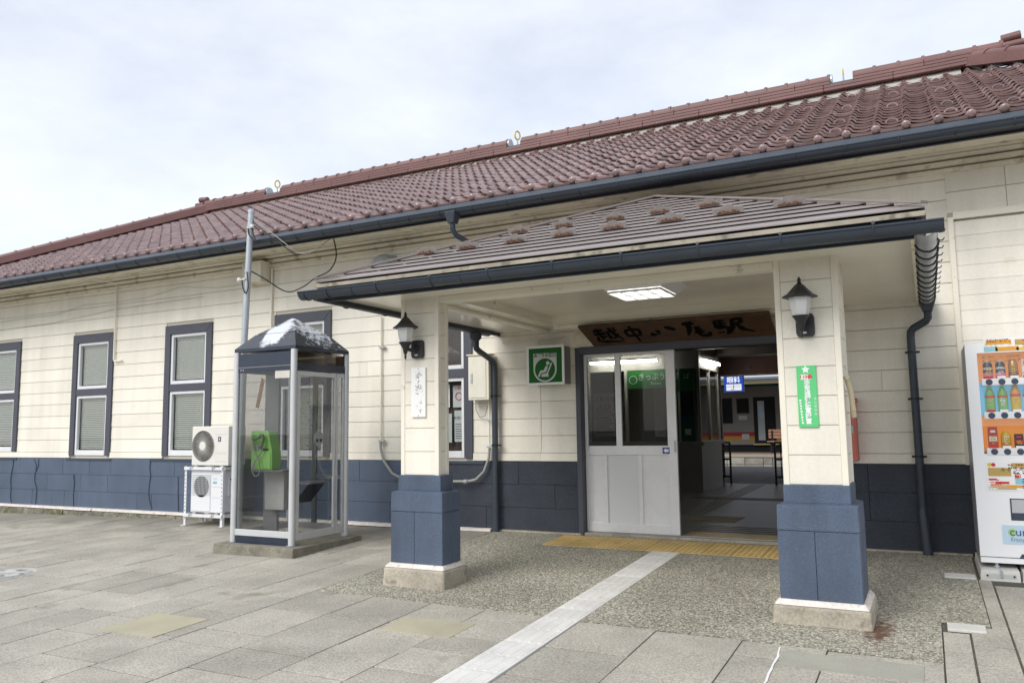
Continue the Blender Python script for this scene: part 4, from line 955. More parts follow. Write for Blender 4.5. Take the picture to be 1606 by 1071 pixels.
# header band
B(bx0+.03, by0-.012, hb, bx1-.03, by0+.006, ht-.02).build('header_panel', NAVY, pb); B(bx0+.03, by0-.0135, hb+.05, bx1-.03, by0-.0122, hb+.056).build('header_line', BSTEEL, pb)
for q in (0, 1): MB().lathe([(.006, by0-.0140), (.006, by0-.0125)], (bx0+.075+.035*q, 0, hb+.025), 8, 'y').build('screw', PRW, pb)
B(bx0-.006, by0+.03, hb, bx0+.006, by1-.03, ht-.02).build('header_panel', NAVY, pb); B(bx0+.03, by1-.006, hb, bx1-.03, by1+.006, ht-.02).build('header_panel', GLASSH, pb)
B(bx1-.004, by0+.03, 1.985, bx1+.004, by1-.03, ht-.02).build('header_glass', GLASSH, pb); B(bx1-.012, by0+.03, hb, bx1+.012, by1-.03, 1.984).build('door_header', NAVY, pb)
# roof pyramid with two pitches
rc = ((bx0+bx1)/2, (by0+by1)/2)
def ring(h, z): return [(rc[0]-h, rc[1]-h, z), (rc[0]+h, rc[1]-h, z), (rc[0]+h, rc[1]+h, z), (rc[0]-h, rc[1]+h, z)]
BROOF = mat('booth roof coating', (.030, .036, .044), .22, spec=.8, noise=(4, .2), bump=(25, .15, .004))
def worn_patch(m, centres, col):
    t = m.node_tree; n = t.nodes; k = t.links; b_ = n['Principled BSDF']; geo = [x for x in n if x.type == 'NEW_GEOMETRY'][0]
    nz_ = n.new('ShaderNodeTexNoise'); nz_.inputs['Scale'].default_value = 16; nz_.inputs['Detail'].default_value = 8; nz_.inputs['Roughness'].default_value = .7; k.new(geo.outputs['Position'], nz_.inputs['Vector'])
    cur = b_.inputs['Base Color'].links[0].from_socket
    for c, sc_, amt in centres:
        a_ = n.new('ShaderNodeVectorMath'); a_.operation = 'SUBTRACT'; a_.inputs[1].default_value = c; k.new(geo.outputs['Position'], a_.inputs[0])
        s_ = n.new('ShaderNodeVectorMath'); s_.operation = 'MULTIPLY'; s_.inputs[1].default_value = sc_; k.new(a_.outputs[0], s_.inputs[0])
        l_ = n.new('ShaderNodeVectorMath'); l_.operation = 'LENGTH'; k.new(s_.outputs[0], l_.inputs[0])
        q_ = n.new('ShaderNodeMath'); q_.operation = 'MULTIPLY_ADD'; q_.inputs[1].default_value = amt; k.new(nz_.outputs[0], q_.inputs[0]); k.new(l_.outputs['Value'], q_.inputs[2])
        r_ = n.new('ShaderNodeMapRange'); r_.inputs[1].default_value = 1.0+amt*.42; r_.inputs[2].default_value = 1.0+amt*.56; r_.inputs[3].default_value = 1; r_.inputs[4].default_value = 0; k.new(q_.outputs[0], r_.inputs[0])
        x_ = n.new('ShaderNodeMix'); x_.data_type = 'RGBA'; k.new(r_.outputs[0], x_.inputs['Factor']); k.new(cur, x_.inputs['A']); x_.inputs['B'].default_value = (*col, 1); cur = x_.outputs['Result']
    k.new(cur, b_.inputs['Base Color'])
worn_patch(BROOF, [((-6.57, -1.86, ht+.24), (6.2, 3.0, 4.6), 2.2), ((-6.33, -1.52, ht+.30), (4.4, 4.4, 4.4), 6.0), ((-6.59, -1.58, ht+.42), (10, 10, 14), 1.6)], (.60, .63, .67))
MB().hexa(ring(.462, ht), ring(.462, ht+.035)).build('roof_edge', NAVY, pb, bevel=.006)
MB().hexa(ring(.465, ht+.036), ring(.30, ht+.215)).build('roof_lower', BROOF, pb, bevel=.004)
MB().hexa(ring(.298, ht+.218), ring(.045, ht+.405)).hexa(ring(.045, ht+.405), ring(.02, ht+.42)).build('roof_upper', BROOF, pb, bevel=.02)
# front and left glazing
B(bx0+.036, by0-.005, .12, bx1-.036, by0+.003, hb).build('front_glass', GLASSB, pb)
B(bx0+.03, by0-.014, .075, bx1-.03, by0+.014, .145).build('bottom_rail', ALU, pb, bevel=.004)
B(bx0+.04, by0-.010, bz+.002, bx1-.04, by0+.010, .074).build('kick_plate', NAVY, pb)
B(bx0-.004, by0+.036, .12, bx0+.004, by1-.036, hb).build('side_glass', GLASSB, pb); B(bx0-.012, by0+.036, .06, bx0+.012, by1-.036, .13).build('bottom_rail', ALU, pb)
B(bx0+.036, by1-.004, .12, bx1-.036, by1+.004, hb).build('back_glass', GLASSB, pb); B(bx0+.036, by1-.012, .06, bx1-.036, by1+.012, .13).build('bottom_rail', ALU, pb)
B(bx0+.36, by1-.016, .13, bx0+.42, by1+.016, hb).build('back_mullion', BSTEEL, pb)
B(bx0+.42, by1-.02, .66, bx1-.036, by1+.02, .70).build('back_rail', BSTEEL, pb)
# folding door on the right side
yd = [by0+.045, -1.335, -1.325, by1-.045]
for (a, b, w1) in ((yd[0], yd[1], .05), (yd[2], yd[3], .028)):
    lf = MB().box(bx1-.014, a, .045, bx1+.014, a+w1, hb-.01).box(bx1-.014, b-.028, .045, bx1+.014, b, hb-.01).box(bx1-.014, a+w1, .045, bx1+.014, b-.028, .125).box(bx1-.014, a+w1, hb-.06, bx1+.014, b-.028, hb-.01)
    lf = lf.build('door_leaf', ALU, pb, bevel=.003); B(bx1-.003, a+w1, .125, bx1+.003, b-.028, hb-.06).build('door_glass', GLASSB, lf)
MB().lathe([(.085, 0), (.085, .004)], (bx1+.0035, -1.62, 1.14), 8, 'x', ph=.39).build('door_sticker', mat('grey sticker', (.30, .31, .31), .5), pb)
for q in (0, 1): B(bx1+.008, -1.665+.06*q, 1.10, bx1+.0085, -1.63+.06*q, 1.135).build('sticker_mark', PRK, pb)
MB().tube([(bx1+.03, -1.40, .70), (bx1+.03, -1.40, .20)], .010, 8).build('door_bar', ALU, pb)
# notices on the glass
nq = [(-6.715, 1.50), (-6.665, 1.485), (-6.585, 1.80), (-6.63, 1.835)]
nt_ = MB().hexa([(u, by0-.0068, v) for u, v in nq], [(u, by0-.0056, v) for u, v in nq])
nt_.build('peeling_notice', mat('old brown notice', (.16, .12, .09), .8, noise=(30, .3)), pb)
B(-6.43, by0-.0065, 1.815, -6.215, by0-.0055, 1.90).build('instruction_label', mat('aged label', (.62, .59, .52), .7), pb)
for q in range(3): B(-6.41, by0-.0075, 1.835+.018*q, -6.25-.03*q, by0-.0067, 1.840+.018*q).build('label_line', PRGREY, pb)
# inside: rear steel panel, cabinet, shelf
B(bx0+.02, -1.60, .03, bx0+.23, -1.56, hb).build('steel_panel', BSTEEL, pb)
B(bx0+.14, -1.70, .33, bx0+.43, -1.55, .785).build('cabinet', mat('cabinet grey', (.60, .60, .57), .45, noise=(4, .1)), pb, bevel=.004)
B(bx0+.10, -1.86, .772, bx1-.30, -1.50, .79).build('shelf', BSTEEL, pb)
B(bx0+.43, -1.62, .62, bx1-.12, -1.30, .64).build('directory_shelf', BSTEEL, pb)
MB().hexa([(bx0+.5, -1.6, .40), (bx1-.15, -1.6, .62), (bx1-.15, -1.32, .62), (bx0+.5, -1.32, .40)], [(bx0+.5, -1.6, .41), (bx1-.15, -1.6, .63), (bx1-.15, -1.32, .63), (bx0+.5, -1.32, .41)]).build('shelf_brace', NAVY, pb)
# the telephone itself
ph = thing('public_telephone', 'green public telephone with hanging handset cord inside the booth', 'telephone', (-6.80, -1.70, .79))
MB().ext([(-6.965, .792), (-6.655, .792), (-6.645, .80), (-6.645, 1.00), (-6.69, 1.16), (-6.705, 1.225), (-6.72, 1.235), (-6.955, 1.235), (-6.965, 1.225)], 'y', -1.84, -1.70).build('body', PHONE, ph, bevel=.004)
B(-6.955, -1.8475, .805, -6.66, -1.8405, .99).build('lower_plate', mat('phone light green', (.35, .72, .18), .35), ph, bevel=.002)
B(-6.93, -1.846, 1.01, -6.80, -1.8405, 1.085).build('keypad', PHONED, ph, bevel=.002)
for q in range(12): B(-6.922+.042*(q % 3), -1.8495, 1.014+.0175*(q//3), -6.892+.042*(q % 3), -1.8462, 1.026+.0175*(q//3)).build('key', PRGREY, ph)
B(-6.78, -1.846, 1.01, -6.70, -1.8405, 1.03).build('card_slot', BLACK, ph)
hs = MB().tube([(-6.90, -1.870, 1.150), (-6.87, -1.895, 1.145), (-6.80, -1.895, 1.155), (-6.765, -1.880, 1.185)], [.024, .015, .016, .026], 10).tube([(-6.765, -1.880, 1.185), (-6.735, -1.885, 1.15), (-6.755, -1.885, 1.07), (-6.785, -1.875, 1.045)], [.024, .015, .015, .024], 10)
hs.build('handset', PHONED, ph, smooth=True)
B(-6.945, -1.866, 1.11, -6.915, -1.851, 1.19).build('hook', PHONE, ph)
MB().tube([(-6.92, -1.87, 1.10), (-6.88, -1.89, 1.02), (-6.80, -1.89, .90), (-6.77, -1.89, .80), (-6.80, -1.89, .73), (-6.86, -1.89, .72), (-6.90, -1.89, .78), (-6.86, -1.89, .88), (-6.76, -1.88, 1.0), (-6.735, -1.88, 1.15)], .007, 6).build('cord', CABLEG, ph, smooth=True)
B(-6.95, -1.855, .83, -6.88, -1.8505, .865).build('label_plate', PRGREY, ph)

# ================================================================== AIR CONDITIONERS
rk = thing('equipment_rack', 'white slotted steel rack carrying two air conditioner units', 'rack', (-9.17, -.38, gz(-9.17, -.38)))
qx0, qx1, qy0, qy1 = -9.555, -8.79, -.56, -.20
for a in (qx0, qx1):
    for b in (qy0, qy1):
        s1 = 1 if a == qx0 else -1; s2 = 1 if b == qy0 else -1
        g = gz(a, b); MB().box(min(a, a+s1*.04), b-.0015, g, max(a, a+s1*.04), b+.0015, .742).box(a-.0015, min(b, b+s2*.04)+.002*s2*0, g, a+.0015, max(b, b+s2*.04), .742).build('leg', WHITE, rk)
        MB().box(a-.03, b-.03, g-.004, a+.03, b+.03, g+.004).build('foot', WHITE, rk)
        if b == qy0:
            for k in range(13): B(a+s1*.014, b-.0025, .0+.055*k, a+s1*.026, b-.0017, .018+.055*k).build('slot', GROOVE, rk)
for zz in (.715, .055):
    for b in (qy0, qy1): B(qx0+.002, b-.018, zz-.02, qx1-.002, b+.018, zz+.02).build('rail', WHITE, rk)
    for a in (qx0, qx1): B(a-.015, qy0+.02, zz-.018, a+.015, qy1-.02, zz+.018).build('rail', WHITE, rk)
    for a in (qx0+.16, qx1-.16): MB().tube([(a-.02, qy0-.022, zz-.03), (a-.03, qy0-.03, zz), (a+.0, qy0-.03, zz+.03), (a+.02, qy0-.022, zz)], .006, 5).build('clip', STEEL, rk)
def outdoor_unit(x0, x1, y0, y1, z0, z1, label, style):
    t = thing('air_conditioner', label, 'air conditioner', ((x0+x1)/2, (y0+y1)/2, z0))
    B(x0, y0, z0+.02, x1, y1, z1).build('housing', ACW if style else WHITE, t, bevel=.012)
    for s in (.15, .85): B(x0+(x1-x0)*s-.03, y0-.015, z0, x0+(x1-x0)*s+.03, y1+.02, z0+.02).build('foot', ACG, t)
    if style:
        cx_, cz_, R = x0+.235, (z0+z1)/2+.01, .205
        MB().lathe([(R+.012, y0-.012), (R+.012, y0+.0), (R-.006, y0), (R-.006, y0-.012)], (cx_, 0, cz_), 36, 'y', cap=False).build('fan_ring', ACW, t, smooth=True)
        MB().lathe([(R-.008, y0-.0012), (.001, y0-.0012)], (cx_, 0, cz_), 36, 'y').build('fan_recess', ACG, t)
        bl = MB()
        for q in range(5):
            a0 = 2*math.pi*q/5
            bl.poly([(cx_+r_*math.cos(a0+d_), y0-.003-k_, cz_+r_*math.sin(a0+d_)) for r_, d_, k_ in ((.06, 0, 0), (.19, .1, 0), (.19, .75, .003), (.06, .8, .003))])
        bl.build('fan_blade', DARK, t)
        gr_ = MB()
        for q in range(44):
            a0 = 2*math.pi*q/44; gr_.tube([(cx_+.055*math.cos(a0), y0-.016, cz_+.055*math.sin(a0)), (cx_+R*math.cos(a0+.22), y0-.010, cz_+R*math.sin(a0+.22))], .0026, 4)
        gr_.build('fan_grille', ACW, t)
        MB().lathe([(.062, y0-.020), (.062, y0-.012), (.001, y0-.012)], (cx_, 0, cz_), 20, 'y').lathe([(.062, y0-.020), (.001, y0-.022)], (cx_, 0, cz_), 20, 'y').build('fan_hub', ACW, t)
        for zz in (z0+.075, z0+.19, z1-.12): B(x0+.47, y0-.0015, zz, x1-.03, y0-.0005, zz+.004).build('seam', ACG, t)
        lo_ = B(x0+.525, y0-.003, z1-.215, x0+.58, y0-.001, z1-.15).build('logo_plate', BUTTON, t)
        B(x0+.546, y0-.0045, z1-.20, x0+.560, y0-.0032, z1-.165).build('logo_mark', PRW, t)
        MB().box(x1+.001, y0+.06, z0+.06, x1+.035, y0+.22, z1-.08).build('valve_cover', ACW, t, bevel=.006)
        B(x1+.036, y0+.10, z1-.20, x1+.04, y0+.2, z1-.16).build('cover_recess', ACG, t)
    else:
        gx0_, gx1_ = x0+.025, x0+.40
        B(gx0_, y0-.008, z0+.04, gx1_, y0-.0005, z1-.05).build('grille_frame', WHITE, t, bevel=.004)
        MB().lathe([(.15, y0-.0095), (.001, y0-.0095)], ((gx0_+gx1_)/2+.01, 0, z1-.23), 28, 'y').build('fan_recess', mat('fan shade', (.20, .20, .22), .6), t)
        gd = MB()
        for q in range(14): u = gx0_+.012+(gx1_-gx0_-.024)*q/13; gd.tube([(u, y0-.015, z0+.27), (u, y0-.015, z1-.06)], .0028, 4)
        for q in range(11): v = z0+.27+(z1-.33-z0)*q/10; gd.tube([(gx0_+.01, y0-.018, v), (gx1_-.01, y0-.018, v)], .0028, 4)
        gd.build('wire_grille', WHITE, t)
        B(x0+.445, y0-.002, z1-.135, x0+.52, y0-.0005, z1-.105).build('label_print', LBLUE, t)
        B(x0+.445, y0-.002, z1-.185, x0+.52, y0-.0005, z1-.160).build('label_print', mat('teal print', (.10, .42, .45), .5), t)
        for zz in (z0+.23, z0+.38): B(gx1_+.03, y0-.0015, zz, x1-.02, y0-.0005, zz+.004).build('seam', ACG, t)
        B(x1+.001, y0+.10, z0+.25, x1+.02, y0+.24, z1-.10).build('valve_cover', WHITE, t, bevel=.005); B(x1+.0205, y0+.12, z1-.14, x1+.024, y0+.22, z1-.12).build('cover_slot', BLACK, t)
    return t
outdoor_unit(-9.445, -8.715, -.545, -.225, .736, 1.31, 'off-white air conditioner unit with round fan grille on top of the rack', True)
outdoor_unit(-9.46, -8.835, -.53, -.22, .076, .69, 'white air conditioner unit with square wire grille inside the rack', False)

# ================================================================== POLE AND CABLES
px_, py_ = -7.985, -1.0
pl = thing('steel_pole', 'tall galvanised steel service pole rising behind the telephone booth', 'pole', (px_, py_, gz(px_, py_)))
MB().tube([(px_-.04, py_, gz(px_, py_)-.02), (px_, py_, 2.4), (px_+.075, py_, 4.16)], [.045, .043, .040], 14).build('shaft', STEEL, pl, smooth=True)
MB().lathe([(.044, 0), (.044, .04), (.02, .055), (.001, .057)], (px_+.076, py_, 4.15), 14).build('cap', STEEL, pl)
for zz, xo in ((3.36, .042), (3.95, .067)): MB().lathe([(.049, -.02), (.049, .02)], (px_+xo, py_, zz), 14).build('band', STEEL, pl)
MB().tube([(px_-.06, py_-.05, 3.24), (px_+.05, py_-.05, 3.25)], .012, 6).lathe([(.02, 0), (.03, .02), (.02, .05)], (px_-.07, py_-.05, 3.22), 10).build('insulator', mat('porcelain', (.72, .72, .7), .3), pl)
MB().lathe([(.02, 0), (.03, .02), (.02, .05)], (px_+.125, py_-.03, 3.93), 10).build('insulator', MATS['porcelain'], pl)
def cable(pts, r, m_, label, nm='service_cable'):
    P_ = [Vector(p) for p in pts]; out = []
    for i in range(len(P_)-1):
        p0, p1, p2, p3 = P_[max(i-1, 0)], P_[i], P_[i+1], P_[min(i+2, len(P_)-1)]
        for s in range(6):
            t = s/6; out.append(.5*((2*p1)+(p2-p0)*t+(2*p0-5*p1+4*p2-p3)*t*t+(3*p1-p0-3*p2+p3)*t**3))
    out.append(P_[-1]); return tag(MB().tube(out, r, 6).build(nm, m_, None, smooth=True), label, 'cable')
cable([(px_+.07, py_, 4.10), (-7.70, -.95, 3.93), (-7.40, -.90, 3.70), (-7.25, -.82, 3.57), (-7.05, -.78, 3.56), (-6.83, -.66, 3.735)], .006, CABLEG, 'thin grey cable sagging from the pole top to the eave')
cable([(px_+.07, py_, 4.06), (-7.68, -.95, 3.86), (-7.42, -.9, 3.66), (-7.25, -.85, 3.53)], .008, RUBBER, 'second thin cable beside the grey one from the pole top')
cable([(px_+.05, py_, 3.38), (-7.80, -.85, 3.27), (-7.62, -.62, 3.11), (-7.45, -.5, 3.17), (-7.28, -.42, 3.30), (-7.06, -.40, 3.38), (-6.93, -.42, 3.55), (-6.82, -.60, 3.74)], .009, RUBBER, 'thick black cable drooping from the pole band to the eave')
cable([(px_+.06, py_-.03, 3.97), (px_+.10, py_-.06, 3.85), (px_+.16, py_-.05, 3.78), (px_+.20, py_-.03, 3.74), (px_+.14, py_-.02, 3.86), (px_+.12, py_-.02, 3.95)], .009, RUBBER, 'black drip loop hanging beside the pole top')
cable([(px_-.02, py_-.05, 3.26), (px_+.02, py_-.06, 3.12), (px_+.07, py_-.06, 3.05), (px_+.10, py_-.05, 3.14), (px_+.06, py_-.04, 3.34)], .008, RUBBER, 'small wire loop hanging from the lower pole insulator')

# ================================================================== VENDING MACHINE
vy, vz = -.90, .065; vx0, vx1 = .325, 1.43
vm = thing('vending_machine', 'white drinks vending machine with orange and blue display on plastic feet blocks', 'vending machine', (.88, -.5, gz(.9, -.5)))
B(vx0, -.80, vz, vx1, -.12, 1.885).build('cabinet', mat('cabinet edge grey', (.30, .31, .34), .4), vm, bevel=.004)
wx0, wx1, wz0, wz1 = vx0+.085, vx1-.10, .955, 1.80
dv = MB().box(vx0, vy, .115, vx1, -.801, wz0).box(vx0, vy, wz1, vx1, -.801, 1.885).box(vx0, vy, wz0, wx0, -.801, wz1).box(wx1, vy, wz0, vx1, -.801, wz1)
VWHITE = mat('vending white', (.84, .85, .87), .25)
dv = dv.build('door', VWHITE, vm)
B(vx0+.002, vy-.002, .066, vx1, -.801, .108).build('bottom_sill', VWHITE, vm)
rows = [(1.555, 1.80, ORANGE), (1.275, 1.555, CYAN), (.975, 1.275, ORANGE)]
for z0, z1, mm in rows:
    B(wx0, -.802, z0, wx1, -.7985, z1).build('display_back', mm, vm)
    B(wx0+.02, vy-.004, z0-.03, wx1, vy+.085, z0+.028).build('shelf', WHITE, vm, bevel=.004)
    for q in range(10):
        cx_ = wx0+.075+.092*q
        if cx_ < wx1-.02: B(cx_-.03, vy-.006, z0+.0285, cx_+.03, vy-.0045, z0+.046).build('price_tag', PRW if q % 3 else PRR, vm); MB().lathe([(.026, vy-.0055), (.026, vy-.004)], (cx_, 0, z0-.002), 14, 'y').build('select_button', BUTTON, vm).scale = (1, 1, 1)
B(wx0, vy+.004, wz0, wx1, vy+.008, wz1).build('display_window', GLASSV, vm)
# drinks on display, each its own thing
def can(x, z, h, r, body, top, band, label, nm='drink_can', shape='can', grp=None):
    t = thing(nm, label, 'can' if nm == 'drink_can' else ('pouch' if nm == 'drink_pouch' else 'bottle'), (x, -.84, z), grp); c = (x, -.84, z+.001)
    if shape == 'can':
        MB().lathe([(r*.92, 0), (r, .006), (r, h*.80), (r*.72, h*.90), (r*.70, h*.92)], c, 16).build('body', body, t, smooth=True)
        MB().lathe([(r*.62, h*.921), (r*.64, h)], c, 14).build('lid', top, t)
        MB().lathe([(r*1.012, h*.10), (r*1.012, h*.32)], c, 16).build('label_band', band, t)
        MB().lathe([(r*1.016, h*.50), (r*1.016, h*.62)], c, 16).build('label_mark', top, t)
    elif shape == 'bottle':
        MB().lathe([(r*.9, 0), (r, .008), (r, h*.62), (r*.95, h*.70), (r*.5, h*.86), (r*.42, h*.92)], c, 16).build('body', body, t, smooth=True)
        MB().lathe([(r*.46, h*.921), (r*.46, h)], c, 12).build('cap', top, t)
        MB().lathe([(r*1.015, h*.08), (r*1.015, h*.50)], c, 16).build('label_band', band, t)
        MB().lathe([(r*1.02, h*.52), (r*1.02, h*.60)], c, 16).build('label_mark', PRR if band != CYAN else PRW, t)
    else:
        MB().hexa([(x-r, -.86, z), (x+r, -.86, z), (x+r, -.82, z), (x-r, -.82, z)], [(x-r*.95, -.845, z+h), (x+r*.95, -.845, z+h), (x+r*.95, -.835, z+h), (x-r*.95, -.835, z+h)]).build('body', body, t, bevel=.004)
        B(x-r*.8, -.8635, z+h*.30, x+r*.8, -.8605, z+h*.55).build('label_band', band, t); B(x-r*.5, -.8615, z+h*.72, x+r*.5, -.856, z+h*.84).build('label_mark', top, t)
    return t
PK = mat('black can', (.015, .015, .017), .3); PINK = mat('pink band', (.72, .22, .42), .4); GOLD = mat('gold can', (.42, .22, .06), .3, metal=.4); TEA = mat('green tea', (.16, .42, .09), .3); LEAF = mat('leaf label', (.22, .50, .16), .35)
CREAMC = mat('cream pack', (.66, .52, .42), .4); CLEARB = mat('clear blue drink', (.35, .58, .72), .2); LEMON = mat('lemon can', (.68, .48, .03), .3); REDC = mat('red pouch', (.55, .05, .04), .35); BRN = mat('brown can', (.17, .06, .025), .3); ORL = mat('orange label', (.66, .30, .05), .4)
Z1, Z2, Z3 = 1.584, 1.304, 1.004; X = lambda q: wx0+.075+.092*q
for q, lb in ((0, 'black drink can with pink band at the end of the top shelf'), (1, 'black drink can with pink band beside the gold can')): can(X(q), Z1, .15, .036, PK, PRGREY, PINK, lb, grp='black and pink cans')
can(X(2), Z1, .155, .036, GOLD, GOLD, BRN, 'gold drink can beside the black cans on the top shelf')
can(X(3), Z1, .16, .036, CREAMC, PRR, PRW, 'cream carton with red top beside the gold can', 'drink_pouch', 'box')
can(X(4), Z1, .16, .036, CREAMC, PRR, ORL, 'cream carton with orange band on the top shelf', 'drink_pouch', 'box')
for q, lb in ((0, 'green tea bottle at the end of the blue middle shelf'), (1, 'green tea bottle beside the orange labelled bottle')): can(X(q), Z2, .225, .037, TEA, mat('cream cap', (.62, .58, .35), .4), LEAF, lb, 'drink_bottle', 'bottle', 'green tea bottles')
can(X(2), Z2, .24, .037, ORL, PRW, LEMON, 'orange labelled bottle with white cap on the middle shelf', 'drink_bottle', 'bottle')
for q, lb in ((3, 'clear blue water bottle beside the orange labelled bottle'), (4, 'second clear blue water bottle from the orange labelled bottle')): can(X(q), Z2, .235, .039, CLEARB, TEA, PRW, lb, 'drink_bottle', 'bottle', 'water bottles')
can(X(0), Z3, .175, .036, REDC, PRW, PRW, 'red pouch drink at the end of the lowest shelf', 'drink_pouch', 'box')
can(X(1), Z3, .135, .036, LEMON, LEMON, ORL, 'yellow drink can beside the red pouch')
can(X(2), Z3, .115, .033, PK, PRR, PRR, 'small black and red carton on the lowest shelf', 'drink_pouch', 'box')
can(X(3), Z3, .14, .040, BRN, GOLD, PRW, 'dark brown carton with white band on the lowest shelf', 'drink_pouch', 'box')
can(X(4), Z3, .14, .040, BRN, GOLD, LEMON, 'dark brown carton with yellow band on the lowest shelf', 'drink_pouch', 'box')
# posters and prints on the machine
def poster(x0, x1, z0, z1, label_pieces, yv=vy-.002):
    p = B(x0, yv-.0012, z0, x1, yv, z1).build('poster', PRW, vm)
    for (a, b, c, d, mm) in label_pieces: B(x0+(x1-x0)*a, yv-.0024, z0+(z1-z0)*c, x0+(x1-x0)*b, yv-.0014, z0+(z1-z0)*d).build('print_block', mm, p)
    return p
YP = mat('print yellow', (.72, .50, .05), .5); OP = mat('print orange', (.72, .33, .04), .5); GP = mat('print gold', (.48, .33, .10), .5); BP = mat('print sky', (.25, .55, .68), .5)
def fine_print(p, x0, x1, z0, z1, rows_, mm, seed, yv=vy-.0052):
    r = random.Random(seed); m = MB(); h = (z1-z0)/rows_
    for k in range(rows_):
        x = x0+r.uniform(0, .01)
        while x < x1-.01:
            w_ = r.uniform(.006, .02)
            if r.random() < .8: m.box(x, yv, z0+h*k+h*.2, min(x+w_, x1), yv+.0006, z0+h*k+h*r.uniform(.55, .8))
            x += w_+r.uniform(.003, .006)
    stuff(m.build('fine_print', mm, p))
p1 = poster(.465, 1.30, 1.812, 1.925, ((0, .12, 0, .35, BP), (.10, .30, .0, .30, OP), (.28, .50, .0, .22, YP), (.02, .24, .50, .80, OP), (.27, .40, .38, .80, GP), (.46, .50, .2, .5, PRR), (.62, .9, .1, .3, YP)))
text('キャンペーン', .034, OP, p1, (.57, vy-.0048, 1.868))
p2 = poster(.415, 1.02, .655, .90, ((.02, .29, .48, .76, GP), (.30, .95, .76, .92, GP), (.02, .12, .34, .40, PRR), (.10, .26, .22, .30, PRR), (.33, .46, .22, .42, BP), (.33, .38, .42, .52, PRR), (.04, .48, .10, .19, OP), (.55, .70, .02, .14, YP), (.12, .34, .04, .09, GP), (.52, .68, .30, .36, BLUES)))
for cxq, mmq in ((.440, YP), (.468, PRR)): MB().lathe([(.016, vy-.0045), (.016, vy-.0036)], (cxq, 0, .866), 14, 'y').build('seal', mmq, p2)
MB().lathe([(.022, vy-.0045), (.022, vy-.0036), (.016, vy-.0036), (.016, vy-.0045)], (.635, 0, .775), 16, 'y', cap=False).build('seal_ring', PRR, p2)
text('キャンペーン', .042, PRK, p2, (.64, vy-.0048, .822))
fine_print(p2, .42, .56, .66, .70, 3, PRGREY, 1); fine_print(p2, .43, .52, .70, .75, 3, PRR, 2); fine_print(p2, .57, .98, .83, .88, 2, BRN, 3); fine_print(p2, .66, 1.0, .67, .76, 5, BLUES, 4); fine_print(p2, .60, .9, .79, .81, 1, PRK, 5)
fine_print(p1, .48, .66, 1.885, 1.915, 2, BRN, 6); fine_print(p1, .74, 1.2, 1.83, 1.9, 4, PRR, 7); fine_print(p1, .49, .66, 1.83, 1.85, 1, YP, 8)
fine_print(vm, wx0+.04, wx1-.02, 1.72, 1.79, 2, OP, 9, -.806); fine_print(vm, wx0+.3, wx1-.02, 1.735, 1.76, 1, PRR, 10, -.812)
for z_, q_ in ((Z1+.03, (0, 1, 2, 3, 4)), (Z2+.05, (0, 1, 2, 3, 4)), (Z3+.03, (0, 1, 2, 3, 4))):
    for q in q_: fine_print(vm, X(q)-.022, X(q)+.022, z_, z_+.07, 4, PRW if q % 2 else YP, q+int(z_*100), -.884)
p3 = B(.495, vy-.0032, .222, 1.20, vy-.002, .375).build('brand_panel', LBLUE, vm)
MB().lathe([(.030, vy-.0045), (.030, vy-.0034)], (.565, 0, .318), 18, 'y').build('brand_disc', mat('brand green', (.36, .60, .14), .4), p3)
text('curious?', .092, BLUES, p3, (.545, vy-.0058, .320), align='LEFT'); text('Enjoy your time!', .045, mat('print slate', (.20, .28, .38), .5), p3, (.55, vy-.0058, .262), align='LEFT')
# coin and delivery recess
B(.565, vy-.004, .415, 1.10, vy-.0005, .592).build('hatch_frame', BUTTON, vm, bevel=.004)
B(.575, vy-.010, .475, 1.09, vy-.0045, .583).build('hatch_flap', mat('hatch grey', (.46, .48, .50), .35), vm, bevel=.004)
B(.575, vy-.009, .423, 1.09, vy-.0045, .462).build('hatch_mouth', GROOVE, vm)
MB().ext([(.60, .109), (.62, .145), (1.3, .145), (1.3, .109)], 'y', vy-.003, vy+.01).build('toe_recess', BUTTON, vm)
# support feet blocks and levelling bolts
g0 = gz(.5, -1.)
for a, b in ((vx0-.02, .592), (.60, 1.45)):
    MB().hexa([(a-.0, -1.03, g0-.03), (b, -1.03, g0-.03), (b, -.15, g0-.0), (a, -.15, g0-.0)], [(a+.012, -1.015, g0+.068), (b-.004, -1.015, g0+.068), (b-.004, -.15, g0+.09), (a+.012, -.15, g0+.09)]).build('foot_block', CONCP, vm, bevel=.006)
    B(a+.05, -1.026, g0+.012, b-.03, -1.0225, g0+.045).build('foot_recess', PRGREY, vm)
    for u in (a+.055, b-.045): MB().lathe([(.008, -1.0285), (.008, -1.0262)], (u, 0, g0+.03), 8, 'y').build('foot_hole', BLACK, vm)
MB().tube([(.44, -.87, g0+.07), (.44, -.87, .066)], .012, 8).lathe([(.022, g0+.075), (.022, g0+.09)], (.44, -.87, 0), 6).tube([(.455, -1.0, g0+.08), (.46, -1.034, g0+.07), (.46, -1.034, g0+.02)], .008, 6).build('levelling_bolt', STEEL, vm)

